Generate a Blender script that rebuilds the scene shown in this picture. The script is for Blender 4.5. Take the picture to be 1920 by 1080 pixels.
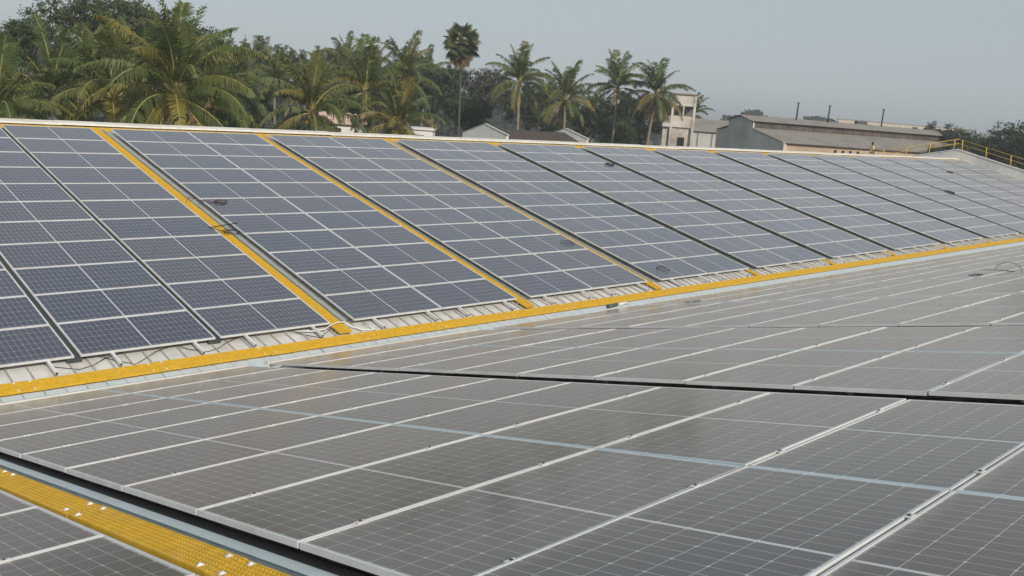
import bpy, bmesh, math, random
from mathutils import Vector, Matrix, Euler

for o in list(bpy.data.objects):
    bpy.data.objects.remove(o)
scene = bpy.context.scene
COL = scene.collection
rnd = random.Random(11)

# ------------------------------------------------------------------ camera
ALPHA = 0.2314                       # pitch of both roof slopes (13.3 degrees)
cam_data = bpy.data.cameras.new('camera')
cam_data.lens = 31.80
cam_data.sensor_width = 36.0
cam_data.clip_start = 0.05
cam_data.clip_end = 6000.0
cam = bpy.data.objects.new('camera', cam_data)
COL.objects.link(cam)
Fw = Vector((0.69298172, 0.6939872, -0.195341))
Rt = Vector((0.71607617, -0.69401429, 0.07469329))
Up = Vector((0.08373326, 0.19164013, 0.97788691))
mw = Matrix((Rt, Up, -Fw)).transposed().to_4x4()
mw.translation = Vector((0.0, -14.563, 4.372))
cam.matrix_world = mw
scene.camera = cam

# ------------------------------------------------------------------ world and sun
SUN_ELEV = math.radians(29)
SUN_DIR = Vector((-0.28, -0.96, 0.0)).normalized()      # towards the sun, on the ground plane
SUN_ROT = math.atan2(SUN_DIR.x, SUN_DIR.y)
world = bpy.data.worlds.new('World')
scene.world = world
world.use_nodes = True
wn, wl = world.node_tree.nodes, world.node_tree.links
wn.clear()
sky = wn.new('ShaderNodeTexSky')
sky.sky_type = 'NISHITA'
sky.sun_disc = False
sky.sun_elevation = SUN_ELEV
sky.sun_rotation = SUN_ROT
sky.altitude = 50
sky.air_density = 1.0
sky.dust_density = 1.2
sky.ozone_density = 1.0
hsv = wn.new('ShaderNodeHueSaturation')
hsv.inputs['Saturation'].default_value = 0.55
bg = wn.new('ShaderNodeBackground')
bg.inputs['Strength'].default_value = 0.132
wo = wn.new('ShaderNodeOutputWorld')
wl.new(sky.outputs[0], hsv.inputs['Color'])
veil = wn.new('ShaderNodeMix')                  # thin even veil of high haze over the clear sky
veil.data_type = 'RGBA'
veil.inputs[0].default_value = 0.80
veil.inputs[7].default_value = (3.02, 3.45, 3.74, 1.0)
wl.new(hsv.outputs[0], veil.inputs[6])
wl.new(veil.outputs[2], bg.inputs['Color'])
wl.new(bg.outputs[0], wo.inputs['Surface'])

sun_data = bpy.data.lights.new('sun', 'SUN')
sun_data.energy = 3.2
sun_data.angle = math.radians(1.5)
sun_data.color = (1.0, 0.90, 0.77)
sun = bpy.data.objects.new('sun', sun_data)
COL.objects.link(sun)
sdir = Vector((SUN_DIR.x * math.cos(SUN_ELEV), SUN_DIR.y * math.cos(SUN_ELEV), math.sin(SUN_ELEV)))
sun.rotation_euler = sdir.to_track_quat('Z', 'Y').to_euler()
sun.location = sdir * 60

vs = scene.view_settings
vs.view_transform = 'Standard'
vs.look = 'None'
vs.exposure = 0.0
vs.gamma = 1.0
vs.use_curve_mapping = False


# ------------------------------------------------------------------ helpers
class NT:
    """small node-tree helper"""
    def __init__(self, name):
        self.m = bpy.data.materials.new(name)
        self.m.use_nodes = True
        self.t = self.m.node_tree
        self.t.nodes.clear()
        self.out = self.t.nodes.new('ShaderNodeOutputMaterial')

    def n(self, kind, **kw):
        x = self.t.nodes.new(kind)
        for k, v in kw.items():
            setattr(x, k, v)
        return x

    def l(self, a, b):
        self.t.links.new(a, b)

    def put(self, sock, v):
        if hasattr(v, 'is_output'):
            self.l(v, sock)
        else:
            sock.default_value = v

    def math(self, op, a, b=0.0, c=0.0, clamp=False):
        x = self.n('ShaderNodeMath', operation=op, use_clamp=clamp)
        self.put(x.inputs[0], a)
        self.put(x.inputs[1], b)
        self.put(x.inputs[2], c)
        return x.outputs[0]

    def mix(self, f, a, b):
        x = self.n('ShaderNodeMix', data_type='RGBA')
        self.put(x.inputs[0], f)
        self.put(x.inputs[6], a if hasattr(a, 'is_output') else (*a, 1.0))
        self.put(x.inputs[7], b if hasattr(b, 'is_output') else (*b, 1.0))
        return x.outputs[2]

    def noise(self, scale, detail=3.0, rough=0.55, vec=None, out=0):
        x = self.n('ShaderNodeTexNoise')
        x.inputs['Scale'].default_value = scale
        x.inputs['Detail'].default_value = detail
        x.inputs['Roughness'].default_value = rough
        if vec is not None:
            self.l(vec, x.inputs['Vector'])
        return x.outputs[out]

    def ramp(self, f, stops):
        x = self.n('ShaderNodeValToRGB')
        el = x.color_ramp.elements
        while len(el) < len(stops):
            el.new(0.5)
        for e, (p, c) in zip(el, stops):
            e.position = p
            e.color = (*c, 1.0) if len(c) == 3 else c
        self.l(f, x.inputs[0])
        return x.outputs[0]

    def mapr(self, f, a, b, c, d):
        x = self.n('ShaderNodeMapRange')
        self.l(f, x.inputs[0])
        for i, v in enumerate((a, b, c, d)):
            x.inputs[i + 1].default_value = v
        return x.outputs[0]

    def coord(self, which='Object'):
        return self.n('ShaderNodeTexCoord').outputs[which]

    def pos(self):
        return self.n('ShaderNodeNewGeometry').outputs['Position']

    def scalev(self, v, s):
        x = self.n('ShaderNodeVectorMath', operation='MULTIPLY')
        self.l(v, x.inputs[0])
        x.inputs[1].default_value = s
        return x.outputs[0]

    def rand(self):
        return self.n('ShaderNodeObjectInfo').outputs['Random']

    def bsdf(self, color, rough=0.6, metal=0.0, spec=0.5, bump=None, bdist=0.01, bstr=0.5, **extra):
        b = self.n('ShaderNodeBsdfPrincipled')
        self.put(b.inputs['Base Color'], color if hasattr(color, 'is_output') else (*color, 1.0))
        self.put(b.inputs['Roughness'], rough)
        self.put(b.inputs['Metallic'], metal)
        self.put(b.inputs['Specular IOR Level'], spec)
        for k, v in extra.items():
            self.put(b.inputs[k.replace('_', ' ')], v)
        if bump is not None:
            bn = self.n('ShaderNodeBump')
            bn.inputs['Strength'].default_value = bstr
            bn.inputs['Distance'].default_value = bdist
            self.l(bump, bn.inputs['Height'])
            self.l(bn.outputs[0], b.inputs['Normal'])
        self.l(b.outputs[0], self.out.inputs['Surface'])
        return b


def mat_plain(name, col, rough=0.6, metal=0.0, var=0.12, scale=2.0, dirt=None, spec=0.4):
    m = NT(name)
    nz = m.noise(scale, 5.0, 0.6, m.pos())
    lo = tuple(c * (1 - var) for c in col)
    hi = tuple(min(1, c * (1 + var)) for c in col)
    c = m.ramp(nz, [(0.3, lo), (0.7, hi)])
    if dirt:
        dn = m.noise(scale * 0.37, 6.0, 0.65, m.pos())
        f = m.mapr(dn, 0.48, 0.72, 0.0, dirt[1])
        c = m.mix(f, c, dirt[0])
    m.bsdf(c, rough, metal, spec, bump=nz, bdist=0.004, bstr=0.25)
    return m.m


def add_box(bm, x0, x1, y0, y1, z0, z1, mi=0, mat=None):
    vs_ = [bm.verts.new(((x0, x1)[i & 1], (y0, y1)[(i >> 1) & 1], (z0, z1)[(i >> 2) & 1])) for i in range(8)]
    if mat is not None:
        for v in vs_:
            v.co = mat @ v.co
    for q in ((0, 2, 3, 1), (4, 5, 7, 6), (0, 1, 5, 4), (2, 6, 7, 3), (0, 4, 6, 2), (1, 3, 7, 5)):
        f = bm.faces.new([vs_[i] for i in q])
        f.material_index = mi


def add_tube(bm, pts, radii, seg=8, cap=True, mi=0):
    pts = [Vector(p) for p in pts]
    if not hasattr(radii, '__len__'):
        radii = [radii] * len(pts)
    rings = []
    for i, p in enumerate(pts):
        a = pts[max(0, i - 1)]
        b = pts[min(len(pts) - 1, i + 1)]
        t = (b - a).normalized()
        ref = Vector((0, 0, 1)) if abs(t.z) < 0.9 else Vector((1, 0, 0))
        u = t.cross(ref).normalized()
        w = u.cross(t)
        rings.append([bm.verts.new(p + (u * math.cos(k * 2 * math.pi / seg) + w * math.sin(k * 2 * math.pi / seg)) * radii[i]) for k in range(seg)])
    for r0, r1 in zip(rings, rings[1:]):
        for k in range(seg):
            f = bm.faces.new((r0[k], r0[(k + 1) % seg], r1[(k + 1) % seg], r1[k]))
            f.smooth = True
            f.material_index = mi
    if cap:
        bm.faces.new(rings[0][::-1]).material_index = mi
        bm.faces.new(rings[-1]).material_index = mi


def add_poly(bm, pts, mi=0):
    f = bm.faces.new([bm.verts.new(p) for p in pts])
    f.material_index = mi
    return f


def add_prism(bm, pts, off, mi=0):
    """closed prism: polygon pts swept along off"""
    off = Vector(off)
    a = [bm.verts.new(p) for p in pts]
    b = [bm.verts.new(Vector(p) + off) for p in pts]
    bm.faces.new(a[::-1]).material_index = mi
    bm.faces.new(b).material_index = mi
    n = len(a)
    for i in range(n):
        bm.faces.new((a[i], a[(i + 1) % n], b[(i + 1) % n], b[i])).material_index = mi


def mesh_from(bm, name, mats, recalc=True):
    if recalc:
        bmesh.ops.recalc_face_normals(bm, faces=bm.faces)
    me = bpy.data.meshes.new(name)
    bm.to_mesh(me)
    bm.free()
    for m in (mats if isinstance(mats, (list, tuple)) else [mats]):
        me.materials.append(m)
    return me


def obj(name, data, parent=None, loc=(0, 0, 0), rot=(0, 0, 0), scale=None):
    o = bpy.data.objects.new(name, data)
    COL.objects.link(o)
    o.location = loc
    o.rotation_euler = rot
    if scale is not None:
        o.scale = scale
    if parent is not None:
        o.parent = parent
    return o


def tag(o, label=None, cat=None, group=None, kind=None):
    if label:
        o['label'] = label
    if cat:
        o['category'] = cat
    if group:
        o['group'] = group
    if kind:
        o['kind'] = kind
    return o


def box_mesh(name, dims, m, bevel=0.0):
    bm = bmesh.new()
    add_box(bm, *dims)
    if bevel:
        bmesh.ops.bevel(bm, geom=list(bm.edges), offset=bevel, segments=1, affect='EDGES')
    return mesh_from(bm, name, m)


# ------------------------------------------------------------------ materials
def make_cell_material(name, dust, dustc, rough, sheen, sheen_rough, tint, blue=1.0, coat=0.0):
    m = NT(name)
    uv = m.n('ShaderNodeUVMap').outputs[0]
    sp = m.n('ShaderNodeSeparateXYZ')
    m.l(uv, sp.inputs[0])
    u, v = sp.outputs[0], sp.outputs[1]
    # metres on the laminate, 2.248 x 1.104
    uc = m.math('ABSOLUTE', m.math('SUBTRACT', u, 1.124))
    us = m.math('DIVIDE', m.math('SUBTRACT', uc, 0.011), 0.0915)
    vsn = m.math('DIVIDE', m.math('SUBTRACT', v, 0.009), 0.181)
    du = m.math('MULTIPLY', m.math('ABSOLUTE', m.math('SUBTRACT', us, m.math('ROUND', us))), 0.0915)
    dv = m.math('MULTIPLY', m.math('ABSOLUTE', m.math('SUBTRACT', vsn, m.math('ROUND', vsn))), 0.181)
    gapu = m.math('LESS_THAN', du, 0.0018)
    gapv = m.math('LESS_THAN', dv, 0.0024)
    diam = m.math('LESS_THAN', m.math('ADD', m.math('MULTIPLY', du, 1.0), dv), 0.0100)
    # corner diamonds only where full cells meet: every second half-cell line
    even = m.math('LESS_THAN', m.math('ABSOLUTE', m.math('SUBTRACT', m.math('MULTIPLY', us, 0.5), m.math('ROUND', m.math('MULTIPLY', us, 0.5)))), 0.2)
    diam = m.math('MULTIPLY', diam, even)
    centre = m.math('LESS_THAN', uc, 0.0115)
    edge_u = m.math('GREATER_THAN', uc, 1.114)
    edge_v = m.math('GREATER_THAN', m.math('ABSOLUTE', m.math('SUBTRACT', v, 0.552)), 0.5475)
    hard = m.math('MAXIMUM', m.math('MAXIMUM', centre, diam), m.math('MAXIMUM', edge_u, edge_v))
    soft = m.math('MULTIPLY', m.math('MAXIMUM', gapu, gapv), 0.70)
    # fine busbars
    bus = m.math('DIVIDE', m.math('SUBTRACT', v, 0.009), 0.0181)
    db = m.math('ABSOLUTE', m.math('SUBTRACT', bus, m.math('ROUND', bus)))
    busm = m.math('MULTIPLY', m.math('LESS_THAN', db, 0.035), 0.18)
    white = m.math('MAXIMUM', hard, m.math('MAXIMUM', soft, busm))
    rr = m.rand()
    wn_ = m.n('ShaderNodeTexWhiteNoise', noise_dimensions='3D')
    cb = m.n('ShaderNodeCombineXYZ')
    m.l(m.math('FLOOR', us), cb.inputs[0])
    m.l(m.math('FLOOR', vsn), cb.inputs[1])
    m.l(m.math('ADD', rr, m.math('SIGN', m.math('SUBTRACT', u, 1.124))), cb.inputs[2])
    m.l(cb.outputs[0], wn_.inputs[0])
    cellc = m.mix(rr, (0.018, 0.022 + 0.005 * blue, 0.026 + 0.040 * blue), (0.028, 0.026 + 0.004 * blue, 0.026 + 0.040 * blue))
    cellc = m.mix(m.math('MULTIPLY', wn_.outputs[0], 0.35), cellc, (0.034, 0.036 + 0.006 * blue, 0.036 + 0.049 * blue))
    col = m.mix(white, cellc, (0.58, 0.60, 0.62))
    # dust film, streaked and patchy
    pv = m.pos()
    n1 = m.noise(1.3, 5.0, 0.6, pv)
    n2 = m.noise(9.0, 4.0, 0.7, pv)
    n3 = m.noise(240.0, 2.0, 0.5, pv)
    nz = m.math('ADD', m.math('MULTIPLY', n1, 0.6), m.math('ADD', m.math('MULTIPLY', n2, 0.3), m.math('MULTIPLY', n3, 0.1)))
    f = m.mapr(nz, 0.3, 0.7, dust * 0.6, dust * 1.4)
    f = m.math('MULTIPLY', f, m.mapr(rr, 0.0, 1.0, 0.65, 1.40), clamp=True)
    # soiling caught along the lower frame, and a few droppings
    low = m.math('MULTIPLY', m.mapr(v, 0.0, 0.09, 0.34, 0.0), m.mapr(n2, 0.35, 0.65, 0.2, 1.2))
    f = m.math('ADD', f, m.math('MAXIMUM', low, 0.0), clamp=True)
    col = m.mix(f, col, dustc)
    vo = m.n('ShaderNodeTexVoronoi')
    vo.inputs['Scale'].default_value = 0.85
    m.l(pv, vo.inputs['Vector'])
    sc = m.n('ShaderNodeSeparateColor')
    m.l(vo.outputs['Color'], sc.inputs[0])
    spot = m.math('LESS_THAN', m.math('ADD', vo.outputs['Distance'], m.math('MULTIPLY', n3, 0.010)), m.math('MULTIPLY', sc.outputs[0], 0.022))
    col = m.mix(m.math('MULTIPLY', spot, 0.75), col, (0.62, 0.60, 0.55))
    rg = m.mapr(nz, 0.3, 0.7, rough * 0.8, rough * 1.25)
    b = m.bsdf(col, rg, 0.0, 0.5)
    b.inputs['IOR'].default_value = 1.45
    b.inputs['Coat Weight'].default_value = coat
    b.inputs['Coat Roughness'].default_value = rough * 1.2
    b.inputs['Coat IOR'].default_value = 1.5
    b.inputs['Sheen Weight'].default_value = sheen
    b.inputs['Sheen Roughness'].default_value = sheen_rough
    b.inputs['Sheen Tint'].default_value = (*tint, 1)
    return m.m


CELL_A = make_cell_material('panel cells far slope', 0.035, (0.40, 0.39, 0.385), 0.20, 0.9, 0.26, (0.88, 0.80, 0.77), 0.85, 0.75)
CELL_B = make_cell_material('panel cells near slope', 0.15, (0.39, 0.34, 0.28), 0.15, 0.20, 0.35, (0.86, 0.79, 0.69), 0.2, 0.0)
FRAME = mat_plain('anodised aluminium frame', (0.72, 0.73, 0.73), 0.45, 0.12, 0.05, 6.0, ((0.50, 0.46, 0.40), 0.5))
FRAME_BLUE = mat_plain('pale blue frame lip', (0.56, 0.67, 0.72), 0.4, 0.1, 0.05, 6.0)  # pale blue tone for the frame lips at the cross seam
BACK = mat_plain('white backsheet', (0.55, 0.55, 0.55), 0.6)
RAIL = mat_plain('galvanised rail', (0.74, 0.74, 0.73), 0.45, 0.1, 0.08, 5.0)
ZINC = mat_plain('galvanised channel', (0.40, 0.47, 0.50), 0.42, 0.5, 0.14, 7.0, ((0.25, 0.26, 0.26), 0.5))
BOLT = mat_plain('dark steel bolt', (0.10, 0.10, 0.10), 0.5, 0.6)
YELLOW = mat_plain('yellow moulded grating', (0.70, 0.42, 0.022), 0.62, 0.0, 0.14, 11.0, ((0.62, 0.42, 0.08), 0.6))
YPAINT = mat_plain('yellow painted steel', (0.62, 0.40, 0.06), 0.5, 0.0, 0.12, 4.0)
CLIP = mat_plain('bright steel clip', (0.80, 0.80, 0.78), 0.35, 0.3)
CABLE = mat_plain('black cable', (0.022, 0.022, 0.024), 0.55)
CABLE_RED = mat_plain('dull red cable', (0.10, 0.045, 0.045), 0.55)
CONDUIT = mat_plain('white conduit', (0.72, 0.71, 0.67), 0.5)


def make_sheet_material():
    m = NT('pale roof sheet')
    pv = m.pos()
    st = m.noise(1.0, 4.0, 0.6, m.scalev(pv, (6.0, 0.7, 0.7)))
    n2 = m.noise(2.2, 6.0, 0.65, pv)
    c = m.ramp(st, [(0.25, (0.62, 0.62, 0.60)), (0.75, (0.76, 0.76, 0.74))])
    c = m.mix(m.math('MULTIPLY', m.rand(), 0.30), c, (0.44, 0.43, 0.40))
    c = m.mix(m.mapr(n2, 0.50, 0.74, 0.0, 0.60), c, (0.42, 0.35, 0.26))
    m.bsdf(c, 0.5, 0.0, 0.4, bump=n2, bdist=0.004, bstr=0.2)
    return m.m


SHEET = make_sheet_material()
SEAM = mat_plain('dark seam', (0.40, 0.39, 0.37), 0.7)  # rib faces, darker than the flat of the sheet
DECK = mat_plain('roof underside', (0.30, 0.29, 0.27), 0.8)
WALLP = mat_plain('painted plant wall', (0.52, 0.51, 0.47), 0.8, 0.0, 0.1, 0.8, ((0.3, 0.28, 0.24), 0.5))
CAPM = mat_plain('cream ridge cap', (0.74, 0.71, 0.64), 0.5, 0.0, 0.08, 3.0, ((0.52, 0.47, 0.38), 0.5))
PARAPET = mat_plain('pale cement parapet', (0.64, 0.64, 0.62), 0.8, 0.0, 0.10, 1.2, ((0.36, 0.35, 0.33), 0.6))

# ------------------------------------------------------------------ ground
GZ = -9.0
gm = NT('dry earth and grass')
gp = gm.pos()
g1 = gm.noise(0.05, 6.0, 0.6, gp)
g2 = gm.noise(1.7, 5.0, 0.65, gp)
gc = gm.mix(gm.mapr(g1, 0.4, 0.6, 0, 1), (0.10, 0.085, 0.05), (0.05, 0.065, 0.025))
gc = gm.mix(gm.math('MULTIPLY', g2, 0.4), gc, (0.16, 0.13, 0.09))
gm.bsdf(gc, 0.95, 0.0, 0.2, bump=g2, bdist=0.08, bstr=0.6)
bm = bmesh.new()
N = 24
S = 1100.0
grid = [[bm.verts.new(((i / N - 0.5) * 2 * S + 150, (j / N - 0.5) * 2 * S + 100, GZ)) for j in range(N + 1)] for i in range(N + 1)]
for i in range(N):
    for j in range(N):
        bm.faces.new((grid[i][j], grid[i + 1][j], grid[i + 1][j + 1], grid[i][j + 1]))
tag(obj('ground', mesh_from(bm, 'ground', gm.m)), kind='structure')

# ------------------------------------------------------------------ the two halls
CA, SA = math.cos(ALPHA), math.sin(ALPHA)
YB, ZB = -1.944, 0.05                # lower edge of the near arrays
RS = 0.16                            # the roof skin lies this far under the panel plane
X0, X1 = -6.0, 78.0
VAL_Y, VAL_Z = -1.02, -0.42          # valley gutter


def A_pt(x, s, h):                   # a point on the far slope: s up the slope, h off the panel plane
    return Vector((x, s * CA - h * SA, s * SA + h * CA))


def B_pt(x, t, h):                   # a point on the near slope: t up the slope
    return Vector((x, YB - t * CA + h * SA, ZB + t * SA + h * CA))


ROT_A = Euler((ALPHA, 0, 0))
ROT_B = Euler((ALPHA, 0, math.pi))   # local y runs up the near slope, local x towards -X

RIDGE_S = 13.55
SHEET_W = 0.30


def sheet_mesh(name, length):
    """one standing-seam pan with its raised rib along the slope"""
    bm = bmesh.new()
    prof = [(0.0, 0.0), (0.005, 0.032), (0.017, 0.032), (0.022, 0.0), (0.11, 0.003), (0.20, 0.003), (SHEET_W, 0.0)]
    rows = [[bm.verts.new((x, y, z)) for x, z in prof] for y in (0.0, length)]
    for k in range(len(prof) - 1):
        bm.faces.new((rows[0][k], rows[0][k + 1], rows[1][k + 1], rows[1][k])).material_index = 1 if k < 3 else 0
    return mesh_from(bm, name, [SHEET, SEAM], False)


def hall(name, label, slope_pt, rot, s0, s1, flip, ridge_y, ridge_z, far_sign):
    root = obj(name, None)
    tag(root, label, 'factory roof', 'adjoining factory halls')
    # decking under the sheets, both slopes
    bm = bmesh.new()
    e0, e1 = slope_pt(X0, s0, -RS - 0.03), slope_pt(X0, s1, -RS - 0.03)
    off = Vector((X1 - X0, 0, 0))
    add_prism(bm, [e0, e1, e1 - Vector((0, 0, 0.12)), e0 - Vector((0, 0, 0.12))], off)
    slope = obj('roof_slope', mesh_from(bm, 'roof_slope', DECK), root)
    sm = sheet_mesh('roof_sheet', s1 - s0)
    n = int((X1 - X0) / SHEET_W)
    for i in range(n):
        x = X0 + i * SHEET_W + (SHEET_W if flip else 0)
        obj('roof_sheet', sm, slope, slope_pt(x, s0, -RS), rot)
    # slope on the other side of the ridge
    bm = bmesh.new()
    r = slope_pt(X0, s1, -RS)
    lo = Vector((X0, r.y + far_sign * 13.6 * CA, r.z - 13.6 * SA))
    add_prism(bm, [r, lo, lo - Vector((0, 0, 0.14)), r - Vector((0, 0, 0.14))], off)
    obj('far_roof_slope', mesh_from(bm, 'far_roof_slope', SHEET), root)
    # ridge cap: folded strip in 3 m lengths
    bm = bmesh.new()
    d = Vector((0, far_sign, 0))
    seg = (X1 - X0) / 28
    pts = [-d * 0.34 + Vector((0, 0, -0.02)), -d * 0.30 + Vector((0, 0, 0.03)), Vector((0, 0, 0.085)), d * 0.30 + Vector((0, 0, 0.03)), d * 0.34 + Vector((0, 0, -0.02)), Vector((0, 0, 0.04))]
    add_prism(bm, pts, (seg + 0.06, 0, 0))
    cap = mesh_from(bm, 'ridge_cap', CAPM)
    c = slope_pt(X0, s1, -RS)
    for i in range(28):
        obj('ridge_cap', cap, root, c + Vector((i * seg, rnd.uniform(-0.01, 0.01), 0.004 * (i % 2) + rnd.uniform(-0.006, 0.008))), (0, rnd.uniform(-0.004, 0.004), 0))
    # walls
    bm = bmesh.new()
    ye, yl = e0.y, lo.y
    zt = min(e0.z, lo.z) - 0.2
    y0, y1 = min(ye, yl), max(ye, yl)
    add_box(bm, X0, X0 + 0.25, y0 + 0.3, y1 - 0.3, GZ, zt)
    add_box(bm, X1 - 0.25, X1, y0 + 0.3, y1 - 0.3, GZ, zt)
    add_box(bm, X0 + 0.26, X1 - 0.26, y0 + 0.3, y0 + 0.55, GZ, zt)
    add_box(bm, X0 + 0.26, X1 - 0.26, y1 - 0.55, y1 - 0.3, GZ, zt)
    obj('wall', mesh_from(bm, 'wall', WALLP), root)
    return root


S0 = -1.10
far_hall = hall('factory_hall', 'far factory hall whose sunlit roof slope rises behind the valley walkway', A_pt, ROT_A, S0, RIDGE_S, False, 0, 0, 1)
near_hall = hall('factory_hall', 'near factory hall whose roof slope falls away from the camera to the valley', B_pt, ROT_B, -0.62, 13.7, True, 0, 0, -1)

# valley gutter (part of the far hall)
bm = bmesh.new()
ga = A_pt(X0, S0, -RS - 0.05)
gb = B_pt(X0, -0.62, -RS - 0.05)
prof = [ga + Vector((0, 0.06, 0.015)), ga + Vector((0, -0.02, 0)), ga + Vector((0, -0.03, -0.20)), gb + Vector((0, 0.03, -0.20)), gb + Vector((0, 0.02, 0)), gb + Vector((0, -0.45, -0.012))]
prev = None
for xx in (X0, X1):
    row = [bm.verts.new((xx, q.y, q.z)) for q in prof]
    if prev:
        for k in range(len(prof) - 1):
            bm.faces.new((prev[k], row[k], row[k + 1], prev[k + 1]))
    prev = row
obj('valley_gutter', mesh_from(bm, 'valley_gutter', mat_plain('pale gutter lining', (0.55, 0.62, 0.64), 0.45)), far_hall)

bm = bmesh.new()
for k in range(28):
    xa, xb = X0 + k * 3.0, X0 + (k + 1) * 3.0 - 0.012
    add_prism(bm, [A_pt(xa, -0.71, -RS + 0.026), A_pt(xa, -1.12, -RS + 0.026), A_pt(xa, -1.12, -RS + 0.030 + 0.002 * (k % 2)), A_pt(xa, -0.71, -RS + 0.030 + 0.002 * (k % 2))], (xb - xa, 0, 0))
tag(obj('gutter_apron', mesh_from(bm, 'gutter_apron', mat_plain('pale blue grey flashing', (0.56, 0.64, 0.67), 0.45, 0.1, 0.07, 4.0)), far_hall), kind='stuff')

# gable parapet at the far end of the far hall
bm = bmesh.new()
ry = A_pt(0, RIDGE_S, 0).y
rz = A_pt(0, RIDGE_S, 0).z
top = 0.60
t8 = 13.6
prof = [(X1, ry - t8 * CA, rz - t8 * SA + top), (X1, ry, rz + top), (X1, ry + t8 * CA, rz - t8 * SA + top),
        (X1, ry + t8 * CA, rz - t8 * SA - 0.9), (X1, ry, rz - 0.9), (X1, ry - t8 * CA, rz - t8 * SA - 0.9)]
vsl = [bm.verts.new(q) for q in prof]
vsr = [bm.verts.new((q[0] + 0.30, q[1], q[2])) for q in prof]
for L_, flip in ((vsl, 1), (vsr, 0)):
    bm.faces.new((L_[0], L_[1], L_[4], L_[5]))
    bm.faces.new((L_[1], L_[2], L_[3], L_[4]))
for k in range(6):
    bm.faces.new((vsl[k], vsl[(k + 1) % 6], vsr[(k + 1) % 6], vsr[k]))
pp = obj('gable_parapet', mesh_from(bm, 'gable_parapet', PARAPET), far_hall)
bm = bmesh.new()
for sg in (-1, 1):
    a = Vector((X1 - 0.05, ry + 0.0, rz + top + 0.004))
    b = Vector((X1 - 0.05, ry + sg * t8 * CA, rz - t8 * SA + top + 0.004))
    add_prism(bm, [a, b, b + Vector((0, 0, 0.06)), a + Vector((0, 0, 0.06))], (0.40, 0, 0))
obj('coping', mesh_from(bm, 'coping', mat_plain('pale coping', (0.62, 0.62, 0.60), 0.75)), pp)

# ------------------------------------------------------------------ solar arrays
PL, PW, GAP = 2.277, 1.134, 0.020
PITCH = PW + GAP
PH = 0.035
LIP = 0.015


def frame_mesh(blue=None):
    bm = bmesh.new()
    add_box(bm, 0, PL, 0, LIP, -PH, 0)
    add_box(bm, 0, PL, PW - LIP, PW, -PH, 0)
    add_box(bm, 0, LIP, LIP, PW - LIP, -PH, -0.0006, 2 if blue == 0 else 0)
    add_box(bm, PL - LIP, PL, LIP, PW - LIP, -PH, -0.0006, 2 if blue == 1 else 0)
    add_poly(bm, [(LIP, LIP, -0.012), (LIP, PW - LIP, -0.012), (PL - LIP, PW - LIP, -0.012), (PL - LIP, LIP, -0.012)], 1)
    return mesh_from(bm, 'panel_frame', [FRAME, BACK, FRAME_BLUE], recalc=False)


def glass_mesh(m):
    me = bpy.data.meshes.new('cell_sheet')
    x0, x1, y0, y1, z = LIP, PL - LIP, LIP, PW - LIP, -0.003
    me.from_pydata([(x0, y0, z), (x1, y0, z), (x1, y1, z), (x0, y1, z)], [], [(0, 1, 2, 3)])
    uvl = me.uv_layers.new(name='UVMap')
    for i, (a, b) in enumerate(((0, 0), (x1 - x0, 0), (x1 - x0, y1 - y0), (0, y1 - y0))):
        uvl.data[i].uv = (a, b)
    me.materials.append(m)
    return me


FR_ME = frame_mesh()
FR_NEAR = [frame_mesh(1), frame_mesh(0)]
GL_A, GL_B = glass_mesh(CELL_A), glass_mesh(CELL_B)


def rail_mesh(length):
    """C-shaped rail with foot brackets every 1.4 m"""
    bm = bmesh.new()
    y0 = -0.36
    add_box(bm, -0.021, 0.021, y0, length + 0.08, -PH - 0.006, -PH - 0.002)
    add_box(bm, -0.021, -0.017, y0, length + 0.08, -PH - 0.050, -PH - 0.0065)
    add_box(bm, 0.017, 0.021, y0, length + 0.08, -PH - 0.050, -PH - 0.0065)
    add_box(bm, -0.0165, 0.0165, y0 + 0.001, length + 0.079, -PH - 0.049, -PH - 0.046)
    y = y0 + 0.10
    while y < length:
        add_box(bm, 0.0215, 0.028, y, y + 0.05, -RS + 0.005, -PH - 0.01)
        add_box(bm, 0.0285, 0.085, y, y + 0.05, -RS + 0.005, -RS + 0.012)
        add_box(bm, 0.045, 0.068, y + 0.014, y + 0.036, -RS + 0.0125, -RS + 0.040, 1)
        y += 1.4
    add_box(bm, -0.012, 0.012, y0 - 0.004, y0 + 0.012, -PH - 0.0445, -PH - 0.010, 1)
    return mesh_from(bm, 'rail', [RAIL, BOLT])


RAIL_ME = rail_mesh(11 * PITCH)


def clamp_mesh(cols, rows):
    bm = bmesh.new()
    for c in range(cols):
        for fx in (0.50, 1.90):
            x = c * (PL + GAP) + fx
            for r in range(1, rows):
                y = r * PITCH - GAP / 2
                add_box(bm, x - 0.03, x + 0.03, y - 0.020, y + 0.020, 0.0006, 0.005)
                add_box(bm, x - 0.007, x + 0.007, y - 0.007, y + 0.007, 0.0052, 0.011, 1)
    return mesh_from(bm, 'clamp', [RAIL, BOLT])


CLAMP_ME = {c: clamp_mesh(c, 11) for c in (1, 2)}


GAP_SHADE = box_mesh('gap_shade', (-0.20, 0.03, 0.02, 12.6, -0.125, -0.060), mat_plain('dark green grey purlin', (0.06, 0.07, 0.065), 0.6))  # dark box added to stand in for the shade in the gap


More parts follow.
